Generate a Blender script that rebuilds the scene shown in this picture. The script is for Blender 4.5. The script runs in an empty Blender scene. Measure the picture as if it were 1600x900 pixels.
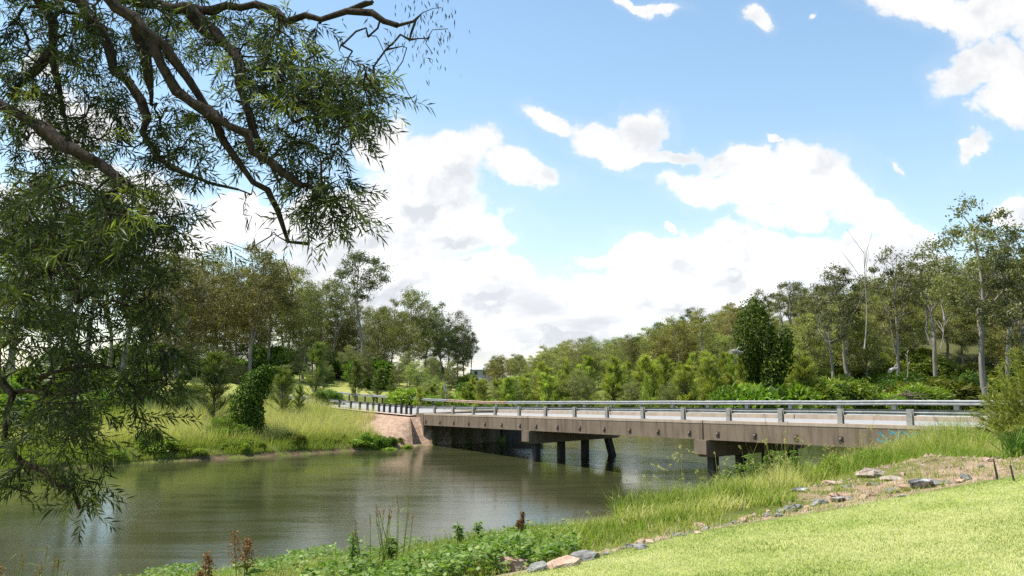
import bpy, bmesh, math, random
import numpy as np
from mathutils import Vector

SC = bpy.context.scene
COL = SC.collection
PI = math.pi

# ------------------------------------------------------------------ camera
F = 1244.4                      # focal length in pixels of a 1600 px wide frame (28 mm lens)
CAMZ = 7.0                      # water is z = 0
PITCH = math.atan(140.0 / F)
cam = bpy.data.cameras.new('camera')
cam.sensor_width = 36.0
cam.lens = 28.0
cam.clip_start = 0.1
cam.clip_end = 12000
camo = bpy.data.objects.new('camera', cam)
camo.location = (0, 0, CAMZ)
camo.rotation_euler = (PI / 2 + PITCH, 0, 0)
COL.objects.link(camo)
SC.camera = camo

# ------------------------------------------------------------------ light
SUN_AZ = (-0.99, 0.14)        # horizontal direction towards the sun
SUN_EL = math.radians(63)
SUN_DIR = np.array([SUN_AZ[0] * math.cos(SUN_EL), SUN_AZ[1] * math.cos(SUN_EL), math.sin(SUN_EL)])
sl = bpy.data.lights.new('sun', 'SUN')
sl.energy = 4.6
sl.angle = math.radians(0.5)
sl.color = (1.0, 0.955, 0.88)
so = bpy.data.objects.new('sun', sl)
so.rotation_euler = Vector(tuple(-SUN_DIR)).to_track_quat('-Z', 'Y').to_euler()
so.location = (-40, 20, 60)
COL.objects.link(so)

SC.view_settings.view_transform = 'Standard'
SC.view_settings.look = 'None'
SC.view_settings.gamma = 1
SC.view_settings.use_curve_mapping = False
SC.view_settings.exposure = 0.88
SC.render.engine = 'CYCLES'
SC.cycles.max_bounces = 6
SC.cycles.diffuse_bounces = 3
SC.cycles.glossy_bounces = 3
SC.cycles.transmission_bounces = 3
SC.cycles.transparent_max_bounces = 4
SC.cycles.sample_clamp_indirect = 6
SC.cycles.use_denoising = False


def ray(px, py):
    u = (px - 800) / F
    v = (450 - py) / F
    return np.array([u, math.cos(PITCH) - v * math.sin(PITCH), math.sin(PITCH) + v * math.cos(PITCH)])


def P(px, py, Y):
    d = ray(px, py)
    return np.array([0, 0, CAMZ]) + d * (Y / d[1])


# ------------------------------------------------------------------ node helpers
def nn(nt, typ, ins=None, **props):
    n = nt.nodes.new(typ)
    for k, v in props.items():
        setattr(n, k, v)
    for k, v in (ins or {}).items():
        s = n.inputs[k]
        if hasattr(v, 'is_linked') or isinstance(v, bpy.types.NodeSocket):
            nt.links.new(v, s)
        else:
            s.default_value = v
    return n


def math_(nt, op, a, b=None, c=None, clamp=False):
    n = nt.nodes.new('ShaderNodeMath')
    n.operation = op
    n.use_clamp = clamp
    for i, v in enumerate((a, b, c)):
        if v is None:
            continue
        if isinstance(v, bpy.types.NodeSocket):
            nt.links.new(v, n.inputs[i])
        else:
            n.inputs[i].default_value = v
    return n.outputs[0]


def ramp(nt, fac, stops, interp='LINEAR'):
    n = nt.nodes.new('ShaderNodeValToRGB')
    n.color_ramp.interpolation = interp
    el = n.color_ramp.elements
    while len(el) < len(stops):
        el.new(0.5)
    for e, (p, c) in zip(el, stops):
        e.position = p
        e.color = (c[0], c[1], c[2], 1)
    nt.links.new(fac, n.inputs[0])
    return n.outputs[0]


def mix(nt, fac, a, b, blend='MIX'):
    n = nt.nodes.new('ShaderNodeMix')
    n.data_type = 'RGBA'
    n.blend_type = blend
    n.clamp_factor = True
    for s, v in ((n.inputs[0], fac), (n.inputs[6], a), (n.inputs[7], b)):
        if isinstance(v, bpy.types.NodeSocket):
            nt.links.new(v, s)
        elif isinstance(v, (tuple, list)):
            s.default_value = (v[0], v[1], v[2], 1)
        else:
            s.default_value = v
    return n.outputs[2]


def mrange(nt, v, a, b, c=0.0, d=1.0, smooth=True):
    n = nt.nodes.new('ShaderNodeMapRange')
    n.interpolation_type = 'SMOOTHSTEP' if smooth else 'LINEAR'
    n.clamp = True
    nt.links.new(v, n.inputs[0])
    for i, x in enumerate((a, b, c, d)):
        n.inputs[1 + i].default_value = x
    return n.outputs[0]


def noise(nt, vec, scale, detail=4, rough=0.5, out=0, dist=0.0):
    n = nt.nodes.new('ShaderNodeTexNoise')
    nt.links.new(vec, n.inputs['Vector'])
    n.inputs['Scale'].default_value = scale
    n.inputs['Detail'].default_value = detail
    n.inputs['Roughness'].default_value = rough
    n.inputs['Distortion'].default_value = dist
    return n.outputs[out]


# ------------------------------------------------------------------ sky
def build_world():
    w = bpy.data.worlds.new('World')
    SC.world = w
    w.use_nodes = True
    nt = w.node_tree
    nt.nodes.clear()
    out = nt.nodes.new('ShaderNodeOutputWorld')
    bg = nt.nodes.new('ShaderNodeBackground')
    sky = nt.nodes.new('ShaderNodeTexSky')
    sky.sky_type = 'NISHITA'
    sky.sun_disc = False
    sky.sun_elevation = SUN_EL
    sky.sun_rotation = math.atan2(SUN_AZ[0], SUN_AZ[1])
    sky.air_density = 1.0
    sky.dust_density = 0.6
    sky.ozone_density = 1.6
    tc = nt.nodes.new('ShaderNodeTexCoord')
    d = tc.outputs['Generated']
    sep = nn(nt, 'ShaderNodeSeparateXYZ', {0: d})
    x, y, z = sep.outputs
    ys = math_(nt, 'MAXIMUM', y, 0.12)
    u = math_(nt, 'DIVIDE', x, ys)
    v = math_(nt, 'DIVIDE', z, ys)
    uv = nn(nt, 'ShaderNodeCombineXYZ', {0: u, 1: v, 2: 0.0}).outputs[0]
    blobs = [
        # big cumulus centre left
        (690, 245, 105, 48, 0), (800, 266, 82, 30, -4), (600, 225, 70, 38, 5), (650, 290, 110, 60, 0),
        (700, 350, 115, 58, 0), (560, 350, 130, 75, 0), (440, 365, 120, 50, 0), (380, 330, 60, 40, 0),
        (600, 430, 180, 60, 0), (740, 440, 110, 50, 0), (760, 520, 280, 45, 0), (850, 485, 190, 40, 0),
        # middle pair
        (862, 182, 52, 22, -28), (940, 222, 70, 28, -18), (1015, 195, 48, 40, 10), (1050, 232, 58, 16, -8), (985, 235, 40, 18, 0),
        # right of middle
        (1095, 283, 66, 30, -6), (1180, 292, 90, 42, -8), (1275, 282, 72, 52, 0), (1335, 330, 95, 45, -25),
        (1400, 362, 70, 34, -20), (1140, 250, 62, 20, -8), (1250, 330, 90, 36, 0), (1210, 232, 22, 9, -20),
        # low bank
        (1130, 395, 100, 48, 0), (1020, 400, 110, 32, 0), (945, 412, 50, 20, 0), (1240, 410, 110, 40, 0), (1090, 460, 260, 55, 0), (1340, 430, 160, 60, 0),
        # top right
        (1455, 14, 92, 30, -12), (1565, 35, 85, 55, 0), (1530, 115, 75, 42, 20), (1585, 160, 70, 45, 10), (1525, 222, 46, 14, 22), (1600, 330, 60, 28, 0),
        # top
        (1010, 3, 62, 13, -8), (1165, 12, 30, 17, -25), (1395, 262, 22, 10, -35), (1272, 28, 12, 6, 0), (1050, 350, 16, 8, 0),
        # behind the near tree
        (110, 190, 120, 60, -10), (20, 330, 90, 60, 0), (210, 300, 120, 40, -15), (300, 365, 90, 30, 0), (60, 90, 50, 20, 0),
    ]

    def cloud_field(uv, detail, blobs):
        # billowing displacement of the blob field
        nz = nt.nodes.new('ShaderNodeTexNoise')
        nt.links.new(uv, nz.inputs['Vector'])
        nz.inputs['Scale'].default_value = 8.0
        nz.inputs['Detail'].default_value = detail
        nz.inputs['Roughness'].default_value = 0.56
        off = nn(nt, 'ShaderNodeVectorMath', {0: nz.outputs['Color'], 1: (0.5, 0.5, 0.5)}, operation='SUBTRACT').outputs[0]
        offs = nn(nt, 'ShaderNodeVectorMath', {0: off, 1: (0.13, 0.11, 0.0)}, operation='MULTIPLY').outputs[0]
        uvp = nn(nt, 'ShaderNodeVectorMath', {0: uv, 1: offs}, operation='ADD').outputs[0]
        cur = None
        for (cx, cy, rx, ry, rot) in blobs:
            dd = ray(cx, cy)
            mp = nn(nt, 'ShaderNodeMapping', {'Vector': uvp, 'Location': (dd[0] / dd[1], dd[2] / dd[1], 0),
                                              'Rotation': (0, 0, math.radians(rot)), 'Scale': (rx / F, ry / F, 1)}, vector_type='TEXTURE')
            ln = nn(nt, 'ShaderNodeVectorMath', {0: mp.outputs[0]}, operation='LENGTH').outputs['Value']
            cur = ln if cur is None else math_(nt, 'SMOOTH_MIN', cur, ln, 0.10)
        f = math_(nt, 'SUBTRACT', 1.0, cur)
        fine = noise(nt, uv, 11.0, detail + 2, 0.64)
        return math_(nt, 'ADD', f, math_(nt, 'MULTIPLY', math_(nt, 'SUBTRACT', fine, 0.5), 2.1))
    field = cloud_field(uv, 7, blobs)
    uvs = nn(nt, 'ShaderNodeVectorMath', {0: uv, 1: (-0.014, 0.030, 0.0)}, operation='ADD').outputs[0]
    fsun = cloud_field(uvs, 5, sorted(blobs, key=lambda b: -b[2] * b[3])[:14])
    # other clouds away from the view
    big = noise(nt, d, 2.6, 6, 0.55)
    gen = math_(nt, 'MULTIPLY', math_(nt, 'SUBTRACT', big, 0.60), 5.0)
    away = math_(nt, 'SUBTRACT', 1.0, mrange(nt, y, 0.45, 0.75))
    low = mrange(nt, z, -0.02, 0.05)
    high = mrange(nt, math_(nt, 'DIVIDE', z, ys), 0.52, 0.62)
    away = math_(nt, 'MAXIMUM', away, high)
    gen = math_(nt, 'ADD', math_(nt, 'MULTIPLY', math_(nt, 'ADD', gen, 3.0), away), -3.0)
    dens = mrange(nt, math_(nt, 'MAXIMUM', field, gen), -0.10, 0.32)
    wisp = math_(nt, 'MULTIPLY', mrange(nt, field, -0.7, 0.15), 0.11)
    dens = math_(nt, 'MAXIMUM', dens, wisp)
    # a cloud is greyer where more cloud lies between it and the sun
    g = mrange(nt, math_(nt, 'SUBTRACT', fsun, field), -0.25, 0.45)
    thick = mrange(nt, field, -0.05, 0.45)
    nA = noise(nt, uv, 9.0, 5, 0.55)
    nB = noise(nt, nn(nt, 'ShaderNodeVectorMath', {0: uv, 1: (-0.016, 0.032, 0.0)}, operation='ADD').outputs[0], 9.0, 5, 0.55)
    g2 = math_(nt, 'MULTIPLY', mrange(nt, math_(nt, 'SUBTRACT', nB, nA), -0.04, 0.15), 0.8)
    g = math_(nt, 'MULTIPLY', math_(nt, 'MAXIMUM', g, g2), thick)
    soft = noise(nt, nn(nt, 'ShaderNodeVectorMath', {0: uv, 1: (1.0, 3.2, 1.0)}, operation='MULTIPLY').outputs[0], 5.0, 5, 0.5)
    lowgrey = math_(nt, 'SUBTRACT', 1.0, mrange(nt, v, 0.05, 0.24))
    g = math_(nt, 'MAXIMUM', g, math_(nt, 'MULTIPLY', math_(nt, 'MULTIPLY', lowgrey, mrange(nt, soft, 0.42, 0.60)), 1.0))
    white = mix(nt, mrange(nt, v, 0.16, 0.32), (7.6, 7.6, 7.6), (6.0, 6.0, 6.0))
    ccol = mix(nt, g, white, (4.55, 4.75, 5.05))
    # sky blue: clean air above, paler near the horizon
    tint = mix(nt, mrange(nt, v, 0.0, 0.42), (1.45, 1.38, 1.27), (1.36, 1.46, 1.34))
    skyc = mix(nt, 1.0, sky.outputs[0], tint, 'MULTIPLY')
    pale = math_(nt, 'SUBTRACT', 1.0, mrange(nt, v, -0.02, 0.6, smooth=False))
    skyc = mix(nt, math_(nt, 'MULTIPLY', pale, 0.22), skyc, (4.9, 5.5, 6.1))
    dens = math_(nt, 'MULTIPLY', dens, low)
    col = mix(nt, dens, skyc, ccol)
    nt.links.new(col, bg.inputs[0])
    bg.inputs[1].default_value = 0.092
    nt.links.new(bg.outputs[0], out.inputs[0])
    w.cycles.sampling_method = 'MANUAL'
    w.cycles.sample_map_resolution = 512


build_world()

# ------------------------------------------------------------------ numpy helpers
RNG = np.random.default_rng(11)


def norm(a):
    return a / np.maximum(np.linalg.norm(a, axis=-1, keepdims=True), 1e-9)


def sstep(a, b, x):
    t = np.clip((x - a) / (b - a), 0, 1)
    return t * t * (3 - 2 * t)


def vnoise(x, y, seed=0):
    xi = np.floor(x).astype(np.int64)
    yi = np.floor(y).astype(np.int64)
    xf = x - xi
    yf = y - yi

    def h(i, j):
        n = (i * 374761393 + j * 668265263 + seed * 974634777) & 0x7fffffff
        n = ((n ^ (n >> 13)) * 1274126177) & 0x7fffffff
        n = n ^ (n >> 16)
        return (n & 0xffff) / 65535.0
    u = xf * xf * (3 - 2 * xf)
    v = yf * yf * (3 - 2 * yf)
    a = h(xi, yi) * (1 - u) + h(xi + 1, yi) * u
    b = h(xi, yi + 1) * (1 - u) + h(xi + 1, yi + 1) * u
    return a * (1 - v) + b * v


def fbm(x, y, seed=0, o=4):
    s = 0
    amp = 0.5
    for k in range(o):
        s = s + amp * vnoise(x, y, seed + k)
        x, y, amp = x * 2.03 + 5.1, y * 2.03 + 1.7, amp * 0.5
    return s / (1 - 0.5 ** o)


class MB:
    """collects vertices and faces, then links them as one mesh object"""

    def __init__(self):
        self.v, self.f, self.t, self.m, self.n = [], [], [], [], 0

    def add(self, v, faces, tint=0.5, mat=0):
        v = np.asarray(v, float).reshape(-1, 3)
        faces = np.asarray(faces, np.int64)
        self.v.append(v)
        self.f.append(faces + self.n)
        self.t.append(np.broadcast_to(np.asarray(tint, float), (len(faces),)))
        self.m.append(np.full(len(faces), mat, np.int32))
        self.n += len(v)

    def mesh(self, name, mats, smooth=False):
        me = bpy.data.meshes.new(name)
        V = np.concatenate(self.v)
        tot = np.concatenate([np.full(len(f), f.shape[1], np.int32) for f in self.f])
        idx = np.concatenate([f.ravel() for f in self.f]).astype(np.int32)
        me.vertices.add(len(V))
        me.vertices.foreach_set('co', V.astype(np.float32).ravel())
        me.loops.add(len(idx))
        me.loops.foreach_set('vertex_index', idx)
        me.polygons.add(len(tot))
        me.polygons.foreach_set('loop_start', np.concatenate([[0], np.cumsum(tot)[:-1]]).astype(np.int32))
        me.polygons.foreach_set('loop_total', tot)
        me.polygons.foreach_set('material_index', np.concatenate(self.m))
        me.polygons.foreach_set('use_smooth', np.full(len(tot), smooth))
        for m in (mats if isinstance(mats, (list, tuple)) else [mats]):
            me.materials.append(m)
        at = me.attributes.new('tint', 'FLOAT', 'FACE')
        at.data.foreach_set('value', np.concatenate(self.t).astype(np.float32))
        me.update(calc_edges=True)
        return me

    def build(self, name, mats, parent=None, smooth=False, loc=None):
        o = bpy.data.objects.new(name, self.mesh(name, mats, smooth))
        COL.objects.link(o)
        if parent is not None:
            o.parent = parent
        if loc is not None:
            o.location = loc
        return o

    # ---- shapes
    def box(self, a, b, tint=0.5, mat=0, M=None):
        (x0, y0, z0), (x1, y1, z1) = a, b
        v = np.array([[x, y, z] for z in (z0, z1) for (x, y) in ((x0, y0), (x1, y0), (x1, y1), (x0, y1))], float)
        if M is not None:
            v = M(v)
        self.add(v, [[3, 2, 1, 0], [4, 5, 6, 7], [0, 1, 5, 4], [1, 2, 6, 5], [2, 3, 7, 6], [3, 0, 4, 7]], tint, mat)

    def tube(self, pts, rad, sides=6, tint=0.5, mat=0, caps=True, lump=0.0, rng=None):
        pts = np.asarray(pts, float)
        n = len(pts)
        rad = np.broadcast_to(np.asarray(rad, float), (n,))
        t = np.gradient(pts, axis=0)
        t = norm(t)
        ref = np.array([0.0, 0, 1]) if abs(t[0][2]) < 0.9 else np.array([1.0, 0, 0])
        rings = []
        a = np.linspace(0, 2 * PI, sides, endpoint=False)
        for i in range(n):
            s = norm(np.cross(t[i], ref))
            ref = np.cross(s, t[i])
            rr = rad[i] * (1 + (lump * (rng.random(sides) - 0.5) if lump else 0))
            rings.append(pts[i] + (np.cos(a) * rr)[:, None] * s + (np.sin(a) * rr)[:, None] * ref)
        v = np.concatenate(rings)
        f = []
        for i in range(n - 1):
            for k in range(sides):
                k2 = (k + 1) % sides
                f.append([i * sides + k, i * sides + k2, (i + 1) * sides + k2, (i + 1) * sides + k])
        self.add(v, f, tint, mat)
        if caps:
            base = self.n
            self.add(np.concatenate([rings[0], rings[-1]]), np.concatenate([
                np.array([[0, k + 1, k] for k in range(1, sides - 1)]), np.array([[sides, sides + k, sides + k + 1] for k in range(1, sides - 1)])]), tint, mat)

    def leaves(self, b, d, l, w, tint, side=None, rng=RNG, mat=0, droop=0.0, shape=0.45):
        n = len(b)
        d = norm(d)
        if side is None:
            side = rng.normal(size=(n, 3))
        s = norm(np.cross(d, side))
        l = np.broadcast_to(l, (n,))[:, None]
        w = np.broadcast_to(w, (n,))[:, None]
        m = b + d * l * shape
        tip = b + d * l + np.array([0, 0, -1.0]) * droop * l
        v = np.stack([b, m + s * w * 0.5, tip, m - s * w * 0.5], 1).reshape(-1, 3)
        self.add(v, np.arange(4 * n).reshape(n, 4), tint, mat)

    def blades(self, b, d, l, w, tint, bend=0.5, seg=3, rng=RNG, mat=0, az=None):
        """grass blades from base b, first direction d, bending over"""
        n = len(b)
        d = norm(d)
        if az is None:
            az = rng.random(n) * 2 * PI
        hd = np.stack([np.cos(az), np.sin(az), np.zeros(n)], 1)
        s = np.stack([-np.sin(az), np.cos(az), np.zeros(n)], 1)
        l = np.broadcast_to(l, (n,))[:, None]
        w = np.broadcast_to(w, (n,))[:, None]
        bend = np.broadcast_to(bend, (n,))[:, None]
        rows = []
        p = b.copy()
        for k in range(seg):
            wk = w * (1 - (k / seg) ** 1.5) * 0.5
            rows += [p - s * wk, p + s * wk]
            p = p + norm(d + hd * bend * 2.2 * ((k + 0.6) / seg) ** 1.5 - np.array([0, 0, 1.0]) * bend * 0.9 * (k / seg) ** 2) * l / seg
        rows.append(p)
        R = 2 * seg + 1
        v = np.stack(rows, 1).reshape(-1, 3)
        base = np.arange(n)[:, None] * R
        if seg > 1:
            q = np.concatenate([base + np.array([[2 * k, 2 * k + 1, 2 * k + 3, 2 * k + 2]]) for k in range(seg - 1)])
            self.add(v, q, np.tile(np.broadcast_to(tint, (n,)), seg - 1), mat)
            base = base + self.n - len(v)
        else:
            self.add(v, base + np.array([[0, 1, 2]]), tint, mat)
            return
        t = base + np.array([[2 * seg - 2, 2 * seg - 1, 2 * seg]])
        self.f.append(t)
        self.t.append(np.broadcast_to(np.asarray(tint, float), (n,)))
        self.m.append(np.full(n, mat, np.int32))


def tag(o, label=None, cat=None, group=None, kind=None):
    if label:
        o['label'] = label
    if cat:
        o['category'] = cat
    if group:
        o['group'] = group
    if kind:
        o['kind'] = kind
    return o


def thing(name, label, cat, loc=(0, 0, 0), rotz=0, group=None, scale=(1, 1, 1)):
    o = bpy.data.objects.new(name, None)
    o.empty_display_size = 0.3
    COL.objects.link(o)
    o.location = tuple(float(c) for c in loc)
    o.rotation_euler = (0, 0, rotz)
    o.scale = scale
    return tag(o, label, cat, group)


# ------------------------------------------------------------------ materials
def new_mat(name):
    m = bpy.data.materials.new(name)
    m.use_nodes = True
    nt = m.node_tree
    nt.nodes.clear()
    return m, nt, nt.nodes.new('ShaderNodeOutputMaterial')


def leaf_mat(name, stops, trans=0.35, rough=0.5, spec=0.25, objcol=True, transtint=(1.0, 1.25, 0.45)):
    m, nt, out = new_mat(name)
    at = nn(nt, 'ShaderNodeAttribute', attribute_name='tint')
    c = ramp(nt, at.outputs['Fac'], stops)
    if objcol:
        oi = nt.nodes.new('ShaderNodeObjectInfo')
        c = mix(nt, 1.0, c, oi.outputs['Color'], 'MULTIPLY')
        hv = nt.nodes.new('ShaderNodeHueSaturation')
        nt.links.new(c, hv.inputs['Color'])
        nt.links.new(mrange(nt, oi.outputs['Random'], 0, 1, 0.8, 1.2, False), hv.inputs['Value'])
        nt.links.new(mrange(nt, oi.outputs['Random'], 0, 1, 0.485, 0.515, False), hv.inputs['Hue'])
        c = hv.outputs[0]
    b = nn(nt, 'ShaderNodeBsdfPrincipled', {'Base Color': c, 'Roughness': rough, 'Specular IOR Level': spec})
    t = nn(nt, 'ShaderNodeBsdfTranslucent', {'Color': mix(nt, 1.0, c, transtint, 'MULTIPLY')})
    mx = nn(nt, 'ShaderNodeMixShader', {0: trans, 1: b.outputs[0], 2: t.outputs[0]})
    nt.links.new(mx.outputs[0], out.inputs[0])
    return m


def bark_mat(name, c1, c2, scale=6.0, zs=0.25, rough=0.9, bump=0.4):
    m, nt, out = new_mat(name)
    tc = nt.nodes.new('ShaderNodeTexCoord')
    mp = nn(nt, 'ShaderNodeMapping', {'Vector': tc.outputs['Object'], 'Scale': (1, 1, zs)})
    n1 = noise(nt, mp.outputs[0], scale, 6, 0.6)
    c = ramp(nt, n1, [(0.3, c1), (0.7, c2)])
    b = nn(nt, 'ShaderNodeBsdfPrincipled', {'Base Color': c, 'Roughness': rough, 'Specular IOR Level': 0.15})
    bp = nn(nt, 'ShaderNodeBump', {'Height': n1, 'Strength': bump, 'Distance': 0.05})
    nt.links.new(bp.outputs[0], b.inputs['Normal'])
    nt.links.new(b.outputs[0], out.inputs[0])
    return m


def plain_mat(name, col, rough=0.6, metal=0.0, var=0.15, scale=8.0, spec=0.4):
    m, nt, out = new_mat(name)
    tc = nt.nodes.new('ShaderNodeTexCoord')
    n1 = noise(nt, tc.outputs['Object'], scale, 5, 0.6)
    lo = tuple(c * (1 - var) for c in col)
    hi = tuple(min(1, c * (1 + var)) for c in col)
    c = ramp(nt, n1, [(0.3, lo), (0.7, hi)])
    b = nn(nt, 'ShaderNodeBsdfPrincipled', {'Base Color': c, 'Roughness': rough, 'Metallic': metal, 'Specular IOR Level': spec})
    nt.links.new(b.outputs[0], out.inputs[0])
    return m


def concrete_mat(name, base, dark, streak=0.5):
    m, nt, out = new_mat(name)
    tc = nt.nodes.new('ShaderNodeTexCoord')
    g = nt.nodes.new('ShaderNodeNewGeometry')
    p = g.outputs['Position']
    st = nn(nt, 'ShaderNodeMapping', {'Vector': p, 'Scale': (1, 1, 0.10)})
    n1 = noise(nt, st.outputs[0], 2.2, 6, 0.65)
    n2 = noise(nt, p, 0.9, 5, 0.6)
    n3 = noise(nt, p, 30.0, 3, 0.6)
    c = ramp(nt, n2, [(0.3, tuple(x * 0.8 for x in base)), (0.7, tuple(min(1, x * 1.15) for x in base))])
    c = mix(nt, math_(nt, 'MULTIPLY', mrange(nt, n1, 0.44, 0.66), streak), c, dark)
    st3 = nn(nt, 'ShaderNodeMapping', {'Vector': p, 'Scale': (1, 1, 0.05)})
    n5 = noise(nt, st3.outputs[0], 1.1, 7, 0.7)
    c = mix(nt, math_(nt, 'MULTIPLY', mrange(nt, n5, 0.56, 0.70), 0.35), c, tuple(min(1, x * 1.7) for x in base))
    c = mix(nt, math_(nt, 'MULTIPLY', n3, 0.25), c, tuple(x * 0.7 for x in base))
    b = nn(nt, 'ShaderNodeBsdfPrincipled', {'Base Color': c, 'Roughness': 0.9, 'Specular IOR Level': 0.2})
    bp = nn(nt, 'ShaderNodeBump', {'Height': n3, 'Strength': 0.25, 'Distance': 0.02})
    nt.links.new(bp.outputs[0], b.inputs['Normal'])
    nt.links.new(b.outputs[0], out.inputs[0])
    return m


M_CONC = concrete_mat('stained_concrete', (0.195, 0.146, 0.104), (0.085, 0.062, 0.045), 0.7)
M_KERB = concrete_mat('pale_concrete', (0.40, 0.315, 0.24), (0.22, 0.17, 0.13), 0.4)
M_SHADECONC = concrete_mat('shade_dark_concrete', (0.060, 0.052, 0.044), (0.025, 0.022, 0.02), 0.6)  # shade under the deck put into the colour of piles and wing wall
M_SPILL = concrete_mat('pinkish_spill_concrete', (0.40, 0.29, 0.22), (0.22, 0.155, 0.12), 0.5)
M_ROAD = plain_mat('sun_bleached_seal', (0.27, 0.265, 0.26), 0.9, 0, 0.12, 2.0, 0.2)
M_STEEL = plain_mat('weathered_galvanised_steel', (0.25, 0.255, 0.25), 0.5, 0.25, 0.22, 2.5)
M_RUST = plain_mat('rusting_steel', (0.30, 0.21, 0.15), 0.8, 0.1, 0.3, 2.0)
M_POST = plain_mat('dull_post_steel', (0.27, 0.255, 0.23), 0.7, 0.15, 0.3, 6.0)
M_TIMBER = bark_mat('dark_timber', (0.03, 0.028, 0.026), (0.09, 0.08, 0.07), 10)
M_IRON = plain_mat('rusty_dark_iron', (0.05, 0.035, 0.03), 0.8, 0, 0.3)
M_WHITE = plain_mat('white_paint', (0.75, 0.75, 0.73), 0.5)
M_RED = plain_mat('red_reflector', (0.45, 0.03, 0.02), 0.4)
M_TEAL = plain_mat('teal_spray_paint', (0.06, 0.24, 0.27), 0.7)
M_GREY = plain_mat('grey_sign_metal', (0.22, 0.25, 0.28), 0.5)
M_ROOF = plain_mat('pale_sheet_roof', (0.62, 0.66, 0.66), 0.5)
M_BRICK = plain_mat('cream_wall', (0.5, 0.45, 0.38), 0.8)
M_GLASS = plain_mat('dark_window_glass', (0.03, 0.04, 0.05), 0.1)

# ------------------------------------------------------------------ terrain
NS = np.array([(-400, 40), (-120, 30), (-60, 24), (-30, 20), (-12, 21), (-2, 25), (5, 33), (11.0, 42), (17, 49.5), (26, 57), (40, 67), (70, 82), (140, 100), (400, 125)], float)
FS = np.array([(-400, 60), (-120, 52), (-60, 55.5), (-38.6, 60), (-31.7, 66), (-21, 72), (-15, 77.5), (-10.3, 80.8), (-9.6, 83.2), (-2.2, 88.6), (-3.5, 96), (4, 108), (40, 114), (80, 124), (140, 137), (400, 160)], float)
LE = np.array([(-30, 3), (-6, 7.3), (-2, 8.7), (0.77, 9.6), (2.15, 10.7), (3.4, 10.98), (4.6, 11.3), (5.75, 11.7), (8.0, 12.4), (14, 14.2), (40, 22)], float)


def dpoly(x, y, poly):
    """distance to a polyline and its sign (positive where the polyline's left side is)"""
    best = np.full(x.shape, 1e9)
    sg = np.ones(x.shape)
    for (ax, ay), (bx, by) in zip(poly[:-1], poly[1:]):
        dx, dy = bx - ax, by - ay
        t = np.clip(((x - ax) * dx + (y - ay) * dy) / (dx * dx + dy * dy), 0, 1)
        qx, qy = ax + t * dx, ay + t * dy
        d = np.hypot(x - qx, y - qy)
        c = dx * (y - ay) - dy * (x - ax)
        upd = d < best - 1e-9
        sg = np.where(upd, np.where(c >= 0, 1.0, -1.0), sg)
        best = np.where(upd, d, best)
    return best, sg


# bridge axis: outer top edge of the near kerb, parametrised by guard rail post index 0..15
KZ = 46.2 * F


def cam_pt(px, py, Z):
    return np.array([0, 0, CAMZ]) + ray(px, py) * Z


BA = cam_pt(650, 645.6, KZ / 677)
BB = cam_pt(1548, 668, KZ / 1575)
BSP = np.linalg.norm((BB - BA)[:2]) / 15
BE1 = np.append(norm((BB - BA)[:2]), 0)
BE2 = np.array([-BE1[1], BE1[0], 0])
if BE2[1] < 0:
    BE2 = -BE2
BSL = (BB[2] - BA[2]) / 15
BW = 9.6
I0, I1 = 0.45, 15.5


def bi(x):
    return (1 / 677 - 1 / (x + 27)) / ((1 / 677 - 1 / 1575) / 15)


def bz(i):
    i = np.asarray(i, float)
    lo = BA[2] + 0.0035 * i * i
    hi = BA[2] + BSL * np.minimum(i, 17)
    return np.where(i < 0, lo, hi)


def bridge_pt(v):
    """(post index, offset across, height) -> world"""
    v = np.asarray(v, float).reshape(-1, 3)
    p = BA[None, :2] + v[:, :1] * BSP * BE1[None, :2] + v[:, 1:2] * BE2[None, :2]
    return np.column_stack([p, bz(v[:, 0]) + v[:, 2] + 0.015 * np.maximum(v[:, 1], 0) * np.clip(1 + v[:, 0] / 10, 0, 1)])


_A = np.array([(8.0, 12.4, 0.02), (7.0, 9.0, 0.12), (0.77, 9.6, -0.8), (2.15, 10.7, -0.55), (3.4, 10.98, -0.35), (4.6, 11.3, -0.2), (5.75, 11.7, -0.1), (8.0, 12.4, 0.0), (-4, 6, -0.9)])
_c = np.linalg.lstsq(np.column_stack([_A[:, 0], _A[:, 1], _A[:, 0] ** 2, _A[:, 0] * _A[:, 1]]), _A[:, 2], rcond=None)[0]


def plateau(x, y):
    xx = np.clip(x, -12, 8)
    yy = np.clip(y, -5, 13)
    z = 5.4 + _c[0] * xx + _c[1] * yy + _c[2] * xx ** 2 + _c[3] * xx * yy
    return np.maximum(z - 0.095 * np.clip(y - 13, 0, 18), 2.6)


def smin(a, b, k):
    h = np.clip(0.5 + 0.5 * (b - a) / k, 0, 1)
    return b * (1 - h) + a * h - k * h * (1 - h)


def masks(x, y):
    dn, sn = dpoly(x, y, NS)
    df, sf = dpoly(x, y, FS)
    near = sn < 0
    far = sf > 0
    dl, sl_ = dpoly(x, y, LE)
    return dn, df, near, far, dl * sl_


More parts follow.
